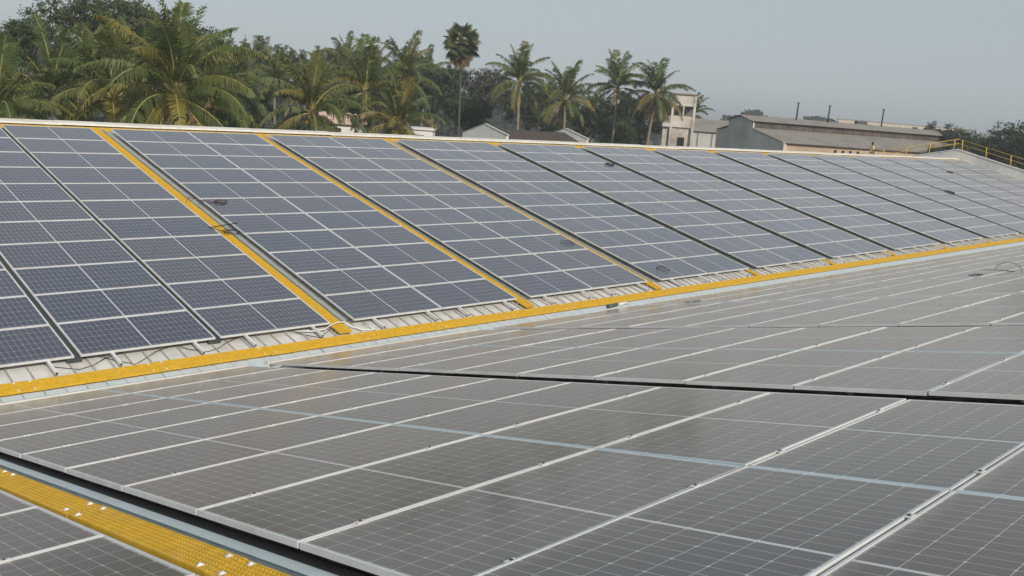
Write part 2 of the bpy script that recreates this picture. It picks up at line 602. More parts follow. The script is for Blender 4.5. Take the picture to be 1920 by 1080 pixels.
def solar_array(x_left, cols, near, label, rows=11):
    root = obj('solar_array', None)
    width = cols * PL + (cols - 1) * GAP
    if near:
        root.location = B_pt(x_left + width, 0, 0)
        root.rotation_euler = ROT_B
    else:
        root.location = A_pt(x_left, 0, 0)
        root.rotation_euler = ROT_A
    tag(root, label, 'solar array', 'solar arrays on the near slope' if near else 'solar arrays on the far slope')
    for c in range(cols):
        for r in range(rows):
            tilt = (rnd.gauss(0, 0.0012), rnd.gauss(0, 0.0009), 0)
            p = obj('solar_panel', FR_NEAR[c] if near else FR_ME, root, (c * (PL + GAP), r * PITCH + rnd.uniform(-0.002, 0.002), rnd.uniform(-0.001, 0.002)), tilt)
            obj('cell_sheet', GL_B if near else GL_A, p)
        for fx in (0.50, 1.90):
            obj('rail', RAIL_ME, root, (c * (PL + GAP) + fx, 0, 0))
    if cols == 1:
        obj('gap_shade', GAP_SHADE, root)
    tag(obj('clamps', CLAMP_ME[cols], root), kind='stuff')
    return root


ORD = ['first', 'second', 'third', 'fourth', 'fifth', 'sixth', 'seventh', 'eighth', 'ninth', 'tenth', 'eleventh', 'twelfth']
# far slope
solar_array(0.24, 1, False, 'dark blue single column array at the very left edge of the far roof slope')
solar_array(2.60, 1, False, 'dark blue single column array, lowest left corner panels of the far roof slope')
solar_array(4.98, 1, False, 'dark blue single column array between two narrow dark gaps on the far roof slope')
solar_array(7.356, 1, False, 'dark blue single column array just left of the widest yellow slope walkway')
FAR_X = [10.20, 15.24, 20.45, 25.57, 30.73, 36.05, 41.45, 46.8, 51.95, 57.1, 62.25, 67.4, 72.55]
for i, x in enumerate(FAR_X):
    if i == 0:
        lab = 'two column solar array just right of the widest yellow slope walkway'
    elif i == len(FAR_X) - 1:
        lab = 'farthest two column solar array, ending at the gable parapet with the yellow railing'
    else:
        lab = '%s two column solar array right of the widest yellow walkway on the far slope' % ORD[i]
    solar_array(x, 2, False, lab)
# near slope
solar_array(-2.841, 2, True, 'grey dusty array corner left of the yellow walkway in the bottom left foreground')
NEAR_X = [2.264, 7.215] + [12.17 + 4.98 * k for k in range(13)]
for i, x in enumerate(NEAR_X):
    lab = ['large dusty grey foreground array between the yellow walkway and the broad black gap',
           'dusty grey array just behind the broad black gap on the near slope'][i] if i < 2 else \
        '%s dusty grey array beyond the broad black gap, counting away along the near slope' % ORD[i - 1] if i - 1 < 12 else \
        'farthest visible dusty grey arrays of the near slope' if i == 13 else 'last dusty grey array at the far end of the near slope'
    a = solar_array(x, 2, True, lab)
    if i < 2:
        # cream trim strip along the lower edge of the two nearest arrays
        bm = bmesh.new()
        w = 2 * PL + GAP
        add_box(bm, 0.0 if i == 0 else 0.0, w, -0.185, -0.062, -0.030, 0.006)
        add_box(bm, 0.0, w, -0.058, -0.054, -0.075, 0.003)
        obj('edge_trim', mesh_from(bm, 'edge_trim', CAPM), a)

# ------------------------------------------------------------------ yellow grating walkways
def grating_mesh(name, length, width, pitch, bar, depth=0.028):
    bm = bmesh.new()
    n = max(2, round(width / pitch))
    for i in range(n + 1):
        x = i * (width - bar) / n
        add_box(bm, x, x + bar, 0, length, -depth, 0)
    k = max(2, round(length / pitch))
    for j in range(k + 1):
        y = j * (length - bar) / k
        add_box(bm, 0.001, width - 0.001, y + 0.0005, y + bar - 0.0005, -depth + 0.002, -0.0025)
    return mesh_from(bm, name, YELLOW)


def clip_mesh():
    bm = bmesh.new()
    add_box(bm, -0.018, 0.018, -0.013, 0.013, 0.001, 0.005)
    add_box(bm, -0.009, 0.009, -0.009, 0.009, 0.0052, 0.013)
    return mesh_from(bm, 'clip', CLIP)


CLIP_ME = clip_mesh()


def walkway(name, label, origin, rot, total, width, panel, pitch, bar, clips=True, legs=0.0, group='yellow grating walkways'):
    root = obj(name, None, None, origin, rot)
    tag(root, label, 'walkway', group)
    me = grating_mesh('grating_panel', panel - 0.006, width, pitch, bar)
    y = 0.0
    i = 0
    while y < total - 0.1:
        obj('grating_panel', me, root, (rnd.uniform(-0.004, 0.004), y, rnd.uniform(-0.002, 0.002)), (0, 0, rnd.uniform(-0.0012, 0.0012)))
        if clips and y < 30:
            for xx in (0.035, width - 0.035):
                obj('clip', CLIP_ME, root, (xx, y + 0.10, 0.001), (0, 0, rnd.uniform(-.4, .4)))
                obj('clip', CLIP_ME, root, (xx, y + panel - 0.12, 0.001), (0, 0, rnd.uniform(-.4, .4)))
        y += panel
        i += 1
    if legs:
        bm = bmesh.new()
        yy = 0.3
        while yy < total:
            add_box(bm, 0.0, width, yy, yy + 0.04, -legs, -0.030)
            yy += 1.0
        tag(obj('support', mesh_from(bm, 'support', ZINC), root), kind='stuff')
    return root


# valley walkway runs along X: local y -> +X, local x -> down the slope
ROT_V = (Matrix.Rotation(ALPHA, 3, 'X') @ Matrix.Rotation(-math.pi / 2, 3, 'Z')).to_euler()
walkway('valley_walkway', 'long yellow grating walkway running along the valley between the two roof slopes',
        A_pt(X0, -0.40, -RS + 0.075), ROT_V, X1 - X0, 0.29, 2.0, 0.040, 0.019, True, 0.042)
# ridge walkway
walkway('ridge_walkway', 'yellow grating walkway along the far ridge below the cream ridge cap',
        A_pt(X0, 13.17, -RS + 0.04), ROT_V, X1 - X0 - 1.0, 0.30, 3.0, 0.060, 0.028, False)
# up-slope walkways in the gaps of the far slope
gap_left = [7.356 + PL] + [x + 2 * PL + GAP for x in FAR_X[:-1]]
gap_right = FAR_X
WL = ['widest yellow grating walkway climbing the far slope beside the single column arrays',
      'second yellow walkway climbing the far slope, right of the widest one',
      'third yellow walkway climbing the far slope, right of the widest one']
for i, (a, b) in enumerate(zip(gap_left, gap_right)):
    lab = WL[i] if i < 3 else '%s yellow walkway on the far slope, mostly hidden in its dark gap' % ORD[min(i, 11)]
    if i == len(gap_right) - 1:
        lab = 'farthest yellow slope walkway, hidden in its dark gap near the gable parapet'
    wd = 0.29
    r = walkway('slope_walkway', lab, A_pt(a + 0.02, -0.34, (-0.055, -0.07, -0.075)[i] if i < 3 else -0.10), ROT_A, 13.1, wd if i < 3 else 0.22, 13.1 / 5, 0.042, 0.020, False, 0.10 if i < 3 else 0.055)
    # steel channel beside the grating
    bm = bmesh.new()
    add_box(bm, wd + 0.05, wd + 0.054, 0.40, 13.2, -0.075, -0.012)
    add_box(bm, wd + 0.0545, wd + 0.115, 0.40, 13.2, -0.016, -0.012)
    obj('channel', mesh_from(bm, 'channel', ZINC), r)
# walkway on the near slope, bottom left
r = walkway('slope_walkway', 'yellow grating walkway with pale clips in the bottom left foreground of the near slope',
            B_pt(1.985, -0.2, -0.004), ROT_B, 13.2, 0.215, 13.2 / 7, 0.036, 0.017, True, 0.14)
bm = bmesh.new()
add_box(bm, -0.180, -0.012, 0.0, 13.1, -0.128, -0.124)
add_box(bm, -0.184, -0.1805, 0.0, 13.1, -0.128, -0.0835)
add_box(bm, -0.245, -0.165, 0.0, 13.1, -0.083, -0.079, 1)
add_box(bm, -0.330, -0.2455, 0.0, 13.1, -0.150, -0.075, 2)  # black box added in place of the shade under the next array
obj('channel', mesh_from(bm, 'channel', [ZINC, mat_plain('bright zinc lip', (0.60, 0.69, 0.72), 0.4, 0.2, 0.08, 6.0), CABLE]), r)

# ------------------------------------------------------------------ cables and conduits
def coil_points(n, r, jit, seed, turns):
    q = random.Random(seed)
    pts = []
    for k in range(n):
        a = k / n * turns * 2 * math.pi
        rr = r * (0.75 + 0.25 * math.sin(a * 0.37 + seed)) + q.uniform(-jit, jit)
        pts.append((rr * math.cos(a) * 1.5, rr * math.sin(a), 0.012 + 0.03 * q.random()))
    return pts


def cable(name, label, place, rot, seed, r=0.22, turns=2.2, m=None, tail=None, rad=0.007):
    bm = bmesh.new()
    pts = coil_points(int(26 * turns), r, r * 0.06, seed, turns)
    if tail:
        pts += tail
    add_tube(bm, pts, rad, 6)
    o = obj(name, mesh_from(bm, name, m or CABLE), None, place, rot)
    tag(o, label, 'cable', 'loose cable coils lying on the panels')
    return o


cable('cable_coil', 'dark and red loose cable coil on the array right of the widest yellow walkway', A_pt(10.62, 6.62, 0.004), ROT_A, 3, 0.15, 1.8, CABLE_RED, [(-0.5, 0.12, 0.02), (-0.7, 0.35, 0.02), (-0.85, 0.1, 0.02)], 0.010)
cable('cable_coil', 'black loose cable lying across the widest yellow walkway', A_pt(9.95, 4.75, -0.03), ROT_A, 5, 0.14, 1.7, CABLE, [(-0.25, 0.1, 0.03), (-0.4, 0.3, 0.03), (0.4, 0.5, 0.03)], 0.010)
cable('cable_coil', 'small dark cable coil beside the third yellow slope walkway', A_pt(19.45, 2.75, 0.004), ROT_A, 7, 0.17, 1.3)
cable('cable_coil', 'dark cable bundle near the top of the far slope beside a dark gap', A_pt(29.75, 10.1, 0.004), ROT_A, 8, 0.17, 3.0, None, None, 0.012)
cable('cable_coil', 'dark cable bundle in a gap on the far right of the far slope', A_pt(56.8, 5.83, 0.004), ROT_A, 9, 0.28, 4.0, None, None, 0.022)
cable('cable_coil', 'dark cable coil on the lowest panel right of the third yellow walkway', A_pt(21.2, 0.55, 0.004), ROT_A, 12, 0.17, 1.4)
cable('cable_coil', 'small dark cable bundle high on the far slope near the parapet', A_pt(66.6, 9.6, 0.004), ROT_A, 15, 0.22, 2.5, None, None, 0.018)
# upright loop of cable on the near slope
bm = bmesh.new()
pts = [(-0.62, 0.05, 0.012), (-0.35, -0.02, 0.012)]
for k in range(19):
    a = math.pi * k / 18
    pts.append((-0.32 * math.cos(a), 0.03 * math.sin(a * 2), 0.012 + 0.21 * math.sin(a)))
pts += [(0.30, 0.05, 0.013), (0.0, 0.10, 0.012), (-0.30, 0.07, 0.012), (0.1, 0.0, 0.014), (0.36, 0.02, 0.014)]
add_tube(bm, pts, 0.006, 6)
tag(obj('cable_loop', mesh_from(bm, 'cable_loop', CABLE), None, B_pt(23.5, 5.93, 0.004), (0, 0, -0.75)), 'black cable standing up in a loop on the right part of the near slope', 'cable', 'loose cable coils lying on the panels')
cable('cable_coil', 'flat dark cable coil left of the upright cable loop on the near slope', B_pt(22.4, 5.55, 0.004), ROT_B, 21, 0.20, 1.6)
cable('cable_coil', 'thin grey cable strand lying low on the near slope', B_pt(16.95, 1.45, 0.004), ROT_B, 23, 0.26, 0.9, None, None, 0.007)
# wiring hanging below the lowest far panels
for i, (x, seed) in enumerate([(5.05, 1), (5.9, 2), (7.2, 4), (9.4, 6)]):
    q = random.Random(seed)
    bm = bmesh.new()
    pts = [(-0.7, 0.12, -0.06), (-0.45, -0.05, -0.13), (-0.15, -0.18 - q.random() * 0.1, -0.145), (0.1, -0.12, -0.14), (0.3, 0.0, -0.12), (0.6, 0.06, -0.07), (0.9, 0.14, -0.05)]
    sm_ = []
    for k in range(len(pts) - 1):
        for t in (0, 0.34, 0.67):
            sm_.append(tuple(pts[k][d] * (1 - t) + pts[k + 1][d] * t for d in range(3)))
    add_tube(bm, sm_ + [pts[-1]], 0.006, 5)
    tag(obj('hanging_wire', mesh_from(bm, 'hanging_wire', CABLE), None, A_pt(x, 0, 0), ROT_A),
        ['thin dark wire sagging below the lowest left panels of the far slope', 'thin dark wire sagging below the panels, second from the left edge',
         'thin dark wire under the panels where the second dark gap ends', 'thin dark wire under the panels next to the foot of the widest yellow walkway'][i], 'wire', 'wires hanging below the far arrays')
# white conduit crossing the foot of the widest walkway
bm = bmesh.new()
pts = [(8.9, 0.02, -0.10), (9.2, -0.10, -0.08), (9.45, -0.12, -0.06), (9.62, -0.06, -0.02), (9.78, -0.02, -0.005), (9.95, -0.03, -0.01), (10.08, -0.12, -0.08), (10.25, -0.22, -0.125), (10.45, -0.27, -0.13), (10.62, -0.24, -0.125)]
add_tube(bm, [A_pt(*q) for q in pts], 0.013, 8)
tag(obj('conduit', mesh_from(bm, 'conduit', CONDUIT)), 'white bent conduit crossing the foot of the widest yellow slope walkway', 'conduit')
bm = bmesh.new()
add_tube(bm, [A_pt(10.42, -0.02, -0.11), A_pt(10.5, -0.2, -0.13), A_pt(10.56, -0.30, -0.13), A_pt(10.60, -0.22, -0.12)], 0.010, 8)
tag(obj('conduit', mesh_from(bm, 'conduit', CONDUIT)), 'short pale conduit end under the first array right of the widest walkway', 'conduit')
# short tool-like offcut lying in the gutter
bm = bmesh.new()
add_tube(bm, [(-0.36, 0, 0.05), (-0.02, 0.0, 0.06)], [0.05, 0.045], 10)
add_tube(bm, [(0.05, 0, 0.05), (0.42, 0.03, 0.05)], [0.035, 0.04], 10, True, 1)
tag(obj('pipe_offcut', mesh_from(bm, 'pipe_offcut', [mat_plain('dull green grey plastic', (0.10, 0.12, 0.11), 0.5), CONDUIT]), None, B_pt(16.3, -0.22, 0.01), (0, 0, 0.05)),
    'dark and white pipe offcut lying at the lower edge of the near arrays', 'pipe')

# ------------------------------------------------------------------ handrail on the gable parapet
def bar_mesh(name, a, b, r, m):
    bm = bmesh.new()
    add_tube(bm, [a, b], r, 8)
    return mesh_from(bm, name, m)


hr = obj('handrail', None, None, (X1 + 0.15, ry, rz + top + 0.06))
tag(hr, 'yellow two bar handrail following the peaked gable parapet at the far end', 'handrail')
post = bar_mesh('post', (0, 0, 0), (0, 0, 0.82), 0.042, YPAINT)
for sg in (-1, 1):
    for k in range(7):
        d = 0.35 + 1.95 * k
        obj('post', post, hr, (0, sg * d * CA, -d * SA), (sg * 0.12 if sg < 0 else 0.0, 0, 0))
    for hh in (0.44, 0.80):
        obj('rail', bar_mesh('rail', (0, sg * 0.0, hh), (0, sg * 13.0 * CA, hh - 13.0 * SA), 0.022, YPAINT), hr)

# the far hall is not quite parallel to the near one: turn everything on it by a third of a degree
PSI = 0.005
for o in list(bpy.data.objects):
    if o.parent is None and o is not near_hall and o.location.y > -1.2 and o.name.split('.')[0] in (
            'factory_hall', 'solar_array', 'valley_walkway', 'ridge_walkway', 'slope_walkway', 'cable_coil', 'hanging_wire', 'conduit', 'handrail'):
        pv_ = Vector((6.0, 0, 0))
        o.location = pv_ + Matrix.Rotation(PSI, 3, 'Z') @ (o.location - pv_)
        o.rotation_euler.z += PSI

# ------------------------------------------------------------------ worker on the far side of the ridge
def skinned(name, verts, edges, radii, m, parent=None, loc=(0, 0, 0), rot=(0, 0, 0), sub=1):
    bm = bmesh.new()
    ly = bm.verts.layers.skin.verify()
    bv = [bm.verts.new(v) for v in verts]
    for e in edges:
        bm.edges.new((bv[e[0]], bv[e[1]]))
    for i, rr in enumerate(radii):
        bv[i][ly].radius = rr if hasattr(rr, '__len__') else (rr, rr)
        bv[i][ly].use_root = (i == 0)
    me = bpy.data.meshes.new(name)
    bm.to_mesh(me)
    bm.free()
    me.materials.append(m)
    o = obj(name, me, parent, loc, rot)
    md = o.modifiers.new('skin', 'SKIN')
    md.use_smooth_shade = True
    s = o.modifiers.new('subdivision', 'SUBSURF')
    s.levels = s.render_levels = sub
    return o


SKIN = mat_plain('brown skin', (0.20, 0.10, 0.06), 0.55)
SHIRT = mat_plain('pale yellow shirt', (0.62, 0.50, 0.20), 0.8)
TROUS = mat_plain('pale trousers', (0.62, 0.56, 0.46), 0.8)
HAIR = mat_plain('black hair', (0.015, 0.013, 0.012), 0.6)
py_ = 16.7
pz_ = A_pt(0, RIDGE_S, -RS).z - (py_ - ry) * SA / CA
person = obj('person', None, None, (69.3, py_, pz_), (0, 0, 0.9))
tag(person, 'person in a pale yellow shirt and light trousers standing beyond the ridge', 'person')
# body: pelvis, spine, neck, head, arms with hands and fingers, legs, feet
V = [(0, 0, 0.86), (0, 0, 1.05), (0, 0.01, 1.26), (0, 0.01, 1.38), (0, 0, 1.46), (0, -0.02, 1.55), (0, -0.01, 1.62),
     (0.17, 0.01, 1.34), (0.25, 0.02, 1.10), (0.24, -0.10, 0.88), (0.24, -0.14, 0.80),
     (-0.17, 0.01, 1.34), (-0.24, 0.03, 1.10), (-0.24, -0.06, 0.88), (-0.24, -0.09, 0.80),
     (0.09, 0, 0.80), (0.11, -0.03, 0.45), (0.11, 0.03, 0.08), (0.11, -0.14, 0.03),
     (-0.09, 0, 0.80), (-0.10, 0.04, 0.45), (-0.10, 0.06, 0.08), (-0.11, -0.11, 0.03)]
Eg = [(0, 1), (1, 2), (2, 3), (3, 4), (4, 5), (5, 6), (2, 7), (7, 8), (8, 9), (9, 10), (2, 11), (11, 12), (12, 13), (13, 14), (0, 15), (15, 16), (16, 17), (17, 18), (0, 19), (19, 20), (20, 21), (21, 22)]
Ra = [0.13, 0.12, 0.14, 0.07, 0.055, 0.085, 0.07, 0.065, 0.05, 0.035, 0.04, 0.065, 0.05, 0.035, 0.04, 0.085, 0.06, 0.045, 0.04, 0.085, 0.06, 0.045, 0.04]
for s_, hx, hy in ((1, 0.24, -0.14), (-1, -0.24, -0.09)):
    base = 10 if s_ > 0 else 14
    for f in range(4):
        i0 = len(V)
        V += [(hx + (f - 1.5) * 0.004, hy - (f - 1.5) * 0.02 - 0.01, 0.745), (hx + (f - 1.5) * 0.004 - s_ * 0.01, hy - (f - 1.5) * 0.021 - 0.02, 0.70 + abs(f - 1.5) * 0.008)]
        Eg += [(base, i0), (i0, i0 + 1)]
        Ra += [0.010, 0.009]
    i0 = len(V)
    V += [(hx - s_ * 0.03, hy - 0.05, 0.79), (hx - s_ * 0.04, hy - 0.065, 0.75)]
    Eg += [(base, i0), (i0, i0 + 1)]
    Ra += [0.012, 0.010]
skinned('body', V, Eg, Ra, SKIN, person)
skinned('shirt', [(0, 0, 0.84), (0, 0, 1.05), (0, 0.01, 1.26), (0, 0.01, 1.40), (0.18, 0.01, 1.35), (0.25, 0.02, 1.13), (-0.18, 0.01, 1.35), (-0.24, 0.03, 1.13)],
        [(0, 1), (1, 2), (2, 3), (2, 4), (4, 5), (2, 6), (6, 7)], [(0.19, 0.15), (0.17, 0.14), (0.19, 0.15), 0.09, 0.09, 0.075, 0.09, 0.075], SHIRT, person)
skinned('trousers', [(0, 0, 0.88), (0.09, 0, 0.78), (0.11, -0.03, 0.45), (0.11, 0.03, 0.10), (-0.09, 0, 0.78), (-0.10, 0.04, 0.45), (-0.10, 0.06, 0.10)],
        [(0, 1), (1, 2), (2, 3), (0, 4), (4, 5), (5, 6)], [(0.16, 0.13), 0.11, 0.085, 0.07, 0.11, 0.085, 0.07], TROUS, person)
bm = bmesh.new()
bmesh.ops.create_icosphere(bm, subdivisions=2, radius=1.0)
for v in bm.verts:
    v.co = Vector((v.co.x * 0.092, v.co.y * 0.105 + 0.012, v.co.z * 0.10 + 1.615))
    if v.co.y < -0.03 and v.co.z < 1.62:
        v.co.y = -0.03
obj('hair', mesh_from(bm, 'hair', HAIR), person)
bm = bmesh.new()
add_box(bm, -0.010, 0.010, -0.125, -0.09, 1.53, 1.57)
for sx in (-0.035, 0.035):
    add_box(bm, sx - 0.012, sx + 0.012, -0.108, -0.09, 1.575, 1.587)
add_box(bm, -0.025, 0.025, -0.106, -0.09, 1.495, 1.505)
obj('face', mesh_from(bm, 'face', SKIN), person)

# ------------------------------------------------------------------ buildings behind the halls
RUST = NT('weathered corrugated asbestos roof')
pv = RUST.pos()
n1 = RUST.noise(0.35, 6.0, 0.65, pv)
n2 = RUST.noise(3.0, 5.0, 0.6, pv)
c = RUST.ramp(n1, [(0.3, (0.25, 0.235, 0.21)), (0.55, (0.34, 0.315, 0.285)), (0.75, (0.28, 0.22, 0.18))])
c = RUST.mix(RUST.math('MULTIPLY', n2, 0.5), c, (0.15, 0.14, 0.13))
RUST.bsdf(c, 0.9, 0, 0.2, bump=n2, bdist=0.03, bstr=0.5)
RUST = RUST.m
WARMWALL = mat_plain('stained buff wall', (0.52, 0.40, 0.30), 0.9, 0.0, 0.18, 0.5, ((0.28, 0.20, 0.15), 0.7))
GREYWALL = mat_plain('grey sheet gable wall', (0.60, 0.61, 0.59), 0.7, 0.0, 0.10, 0.5, ((0.22, 0.22, 0.21), 0.6))
BROWNGLASS = mat_plain('dark brown clerestory', (0.090, 0.074, 0.066), 0.6, 0.0, 0.3, 0.6, ((0.20, 0.15, 0.125), 0.6))
TOWERW = mat_plain('stained pale concrete', (0.66, 0.61, 0.55), 0.9, 0.0, 0.15, 0.8, ((0.26, 0.20, 0.17), 0.95))
WHITEW = mat_plain('whitewashed wall', (0.80, 0.80, 0.77), 0.85, 0.0, 0.06, 0.8, ((0.42, 0.40, 0.37), 0.5))
DARKROOF = mat_plain('dark brown tiled roof', (0.075, 0.060, 0.052), 0.9, 0.0, 0.25, 2.0)
DARKIN = mat_plain('dark interior', (0.02, 0.022, 0.024), 0.9)
STACK = mat_plain('sooty steel', (0.05, 0.055, 0.06), 0.6)


def fold_sheet(bm, a, b, c, d, n, amp, mi=0, thick=0.05):
    """corrugated sheet between edges a-b (top) and d-c (bottom); ribs run from the top edge to the bottom edge"""
    a, b, c, d = map(Vector, (a, b, c, d))
    nrm = (b - a).cross(d - a).normalized()
    if nrm.z < 0:
        nrm = -nrm
    top, bot = [], []
    for i in range(n * 2 + 1):
        t = i / (n * 2)
        o = nrm * (amp if i % 2 else 0.0)
        top.append(bm.verts.new(a.lerp(b, t) + o))
        bot.append(bm.verts.new(d.lerp(c, t) + o))
    for i in range(n * 2):
        f = bm.faces.new((top[i], top[i + 1], bot[i + 1], bot[i]))
        f.material_index = mi


# long monitor-roofed shed
SO = Vector((91.7, 42.5, 0))
SD = Vector((0.940, -0.342, 0))
SW = Vector((-0.342, -0.940, 0))
SL = 39.0


def sp_(l, t, z):
    q = SO + SD * l + SW * t
    return Vector((q.x, q.y, z))


shed = obj('long_shed', None)
tag(shed, 'long weathered grey shed with a raised monitor roof behind the far ridge', 'shed')
bm = bmesh.new()
fold_sheet(bm, sp_(-0.3, 0, 5.50), sp_(SL, 0, 5.50), sp_(SL, 2.55, 4.86), sp_(-0.3, 2.55, 4.86), 90, 0.06)
fold_sheet(bm, sp_(-0.3, 0, 5.50), sp_(SL, 0, 5.50), sp_(SL, -2.55, 4.86), sp_(-0.3, -2.55, 4.86), 90, 0.06)
obj('monitor_roof', mesh_from(bm, 'monitor_roof', RUST, False), shed)
for t0, t1, z1 in ((2.2, 8.2, 2.80), (-2.2, -4.5, 3.63)):
    bm = bmesh.new()
    fold_sheet(bm, sp_(-0.2, t0, 4.15), sp_(SL, t0, 4.15), sp_(SL, t1, z1), sp_(-0.2, t1, z1), 90, 0.06)
    obj('lower_roof', mesh_from(bm, 'lower_roof', RUST, False), shed)
bm = bmesh.new()
nseg = 26
for k in range(nseg):
    l0, l1 = k * SL / nseg, (k + 1) * SL / nseg
    add_prism(bm, [sp_(l0 + 0.05, 2.10, 4.10), sp_(l1 - 0.05, 2.10, 4.10), sp_(l1 - 0.05, 2.10, 4.92), sp_(l0 + 0.05, 2.10, 4.92)], SW * -0.08)
obj('clerestory', mesh_from(bm, 'clerestory', BROWNGLASS), shed)
bm = bmesh.new()
for k in range(nseg + 1):
    l0 = k * SL / nseg
    add_prism(bm, [sp_(l0 - 0.05, 2.18, 4.10), sp_(l0 + 0.05, 2.18, 4.10), sp_(l0 + 0.05, 2.18, 4.92), sp_(l0 - 0.05, 2.18, 4.92)], SW * -0.10)
obj('clerestory_frame', mesh_from(bm, 'clerestory_frame', mat_plain('brown timber', (0.16, 0.10, 0.08), 0.8)), shed)
gp_ = [(0, 7.9, GZ), (0, 7.9, 2.75), (0, 2.2, 4.05), (0, 2.2, 4.82), (0, 0, 5.42), (0, -2.2, 4.82), (0, -2.2, 4.05), (0, -4.3, 3.57), (0, -4.3, GZ)]
for L0 in (0.0, SL - 0.25):
    bm = bmesh.new()
    add_prism(bm, [sp_(L0, q[1], q[2]) for q in gp_], SD * 0.2)
    obj('gable_wall', mesh_from(bm, 'gable_wall', GREYWALL), shed)
bm = bmesh.new()
add_prism(bm, [sp_(0.25, 7.7, GZ), sp_(SL - 0.3, 7.7, GZ), sp_(SL - 0.3, 7.7, 2.80), sp_(0.25, 7.7, 2.80)], SW * -0.2)
obj('side_wall', mesh_from(bm, 'side_wall', WARMWALL), shed)
bm = bmesh.new()
add_prism(bm, [sp_(-0.32, 7.75, 2.92), sp_(-0.32, 8.0, 2.86), sp_(-0.32, 8.0, GZ), sp_(-0.32, 7.75, GZ)], SD * 0.3)
obj('corner_trim', mesh_from(bm, 'corner_trim', mat_plain('pale corner trim', (0.60, 0.50, 0.40), 0.8)), shed)
vent = box_mesh('vent_hole', (-0.16, 0.16, -0.06, 0.06, -0.14, 0.14), DARKIN)
for k in range(4):
    q = sp_(7.2 + 1.1 * k, 7.74, 2.28)
    obj('vent_hole', vent, shed, q, (0, 0, math.atan2(SD.y, SD.x)))
for k, (l0, t0, z0, hh) in enumerate([(7.6, 0.4, 5.4, 1.85), (12.4, 0.4, 5.4, 1.85), (21.0, 0.4, 5.4, 2.0)]):
    bm = bmesh.new()
    add_tube(bm, [(0, 0, -0.3), (0.02, 0, hh * 0.6), (0.03, 0.0, hh)], [0.095, 0.09, 0.085], 10)
    add_tube(bm, [(0.03, 0, hh + 0.02), (0.03, 0, hh + 0.16)], [0.16, 0.145], 10)
    st = obj('chimney_pipe', mesh_from(bm, 'chimney_pipe', STACK), None, sp_(l0, t0, z0))
    tag(st, ['leftmost of the three dark chimney pipes above the long shed roof', 'middle one of the three dark chimney pipes above the long shed roof', 'rightmost of the three dark chimney pipes above the long shed roof'][k], 'chimney', 'chimney pipes on the shed roof')

# low annex between tower and shed
ann = obj('low_annex', None)
tag(ann, 'low grey annex with weathered lean-to roof between tower and long shed', 'building')
AD = Vector((0.55, -0.835, 0))
AW = Vector((-0.835, -0.55, 0))
AO = Vector((98.2, 58.0, 0))


def an(l, t, z):
    q = AO + AD * l + AW * t
    return Vector((q.x, q.y, z))


bm = bmesh.new()
fold_sheet(bm, an(0, 0, 4.75), an(9, 0, 4.75), an(9, 3.2, 3.15), an(0, 3.2, 3.15), 44, 0.03)
obj('roof', mesh_from(bm, 'roof', RUST, False), ann)
bm = bmesh.new()
add_prism(bm, [an(0, 2.9, GZ), an(9, 2.9, GZ), an(9, 2.9, 3.20), an(0, 2.9, 3.20)], AW * -0.2)
obj('wall', mesh_from(bm, 'wall', GREYWALL), ann)
for k in range(5):
    bm = bmesh.new()
    add_prism(bm, [an(0.9 + 1.8 * k, 2.96, GZ), an(1.05 + 1.8 * k, 2.96, GZ), an(1.05 + 1.8 * k, 2.96, 3.1), an(0.9 + 1.8 * k, 2.96, 3.1)], AW * -0.05)
    obj('pilaster', mesh_from(bm, 'pilaster', mat_plain('grey pilaster', (0.28, 0.28, 0.27), 0.9) if k == 0 else bpy.data.materials['grey pilaster']), ann)

# concrete tower
tw = obj('concrete_tower', None, None, (91.4, 50.3, 0), (0, 0, math.atan2(-2.0, 1.4)))
tag(tw, 'stained pale concrete stair tower with open landings, right of the last palms', 'tower')
# local x along the visible face, local -y towards the camera
HW = 1.28
bm = bmesh.new()
for sx in (-1, 1):
    for sy in (0.0, 2.3):
        add_box(bm, sx * HW - 0.14, sx * HW + 0.14, sy - 0.14, sy + 0.14, GZ, 7.3)
obj('column', mesh_from(bm, 'column', TOWERW), tw)
bm = bmesh.new()
add_box(bm, -HW - 0.10, HW + 0.10, -0.06, 0.06, 6.05, 7.35)
add_box(bm, -HW - 0.10, HW + 0.10, 2.24, 2.36, 6.05, 7.35)
add_box(bm, -HW - 0.06, -HW + 0.06, 0.15, 2.15, 6.05, 7.35)
add_box(bm, HW - 0.06, HW + 0.06, 0.15, 2.15, 6.05, 7.35)
obj('top_wall', mesh_from(bm, 'top_wall', TOWERW), tw)
obj('roof_slab', box_mesh('roof_slab', (-HW - 0.22, HW + 0.22, -0.24, 2.5, 7.36, 7.50), mat_plain('stained slab', (0.30, 0.22, 0.18), 0.9)), tw)
obj('landing_slab', box_mesh('landing_slab', (-HW, HW, 0.07, 2.2, 4.72, 4.86), TOWERW), tw)
bm = bmesh.new()
add_box(bm, -HW + 0.15, HW - 0.15, -0.05, 0.05, 3.55, 4.80)
obj('mid_wall', mesh_from(bm, 'mid_wall', TOWERW), tw)
bm = bmesh.new()
add_box(bm, -0.07, 0.07, -0.04, 0.06, 4.81, 6.04)
obj('mullion', mesh_from(bm, 'mullion', TOWERW), tw)
bm = bmesh.new()
add_box(bm, -HW + 0.15, -0.45, 0.25, 0.35, GZ, 3.5)
add_box(bm, 0.45, HW - 0.15, 0.25, 0.35, GZ, 3.5)
add_box(bm, -0.44, 0.44, 0.25, 0.35, 2.35, 3.5)
obj('lower_wall', mesh_from(bm, 'lower_wall', TOWERW), tw)
obj('doorway', box_mesh('doorway', (-0.43, 0.43, 0.38, 0.42, -1.0, 2.34), DARKIN), tw)
obj('balcony', box_mesh('balcony', (-HW - 1.05, -HW - 0.15, -0.2, 0.8, 3.50, 3.95), TOWERW), tw)
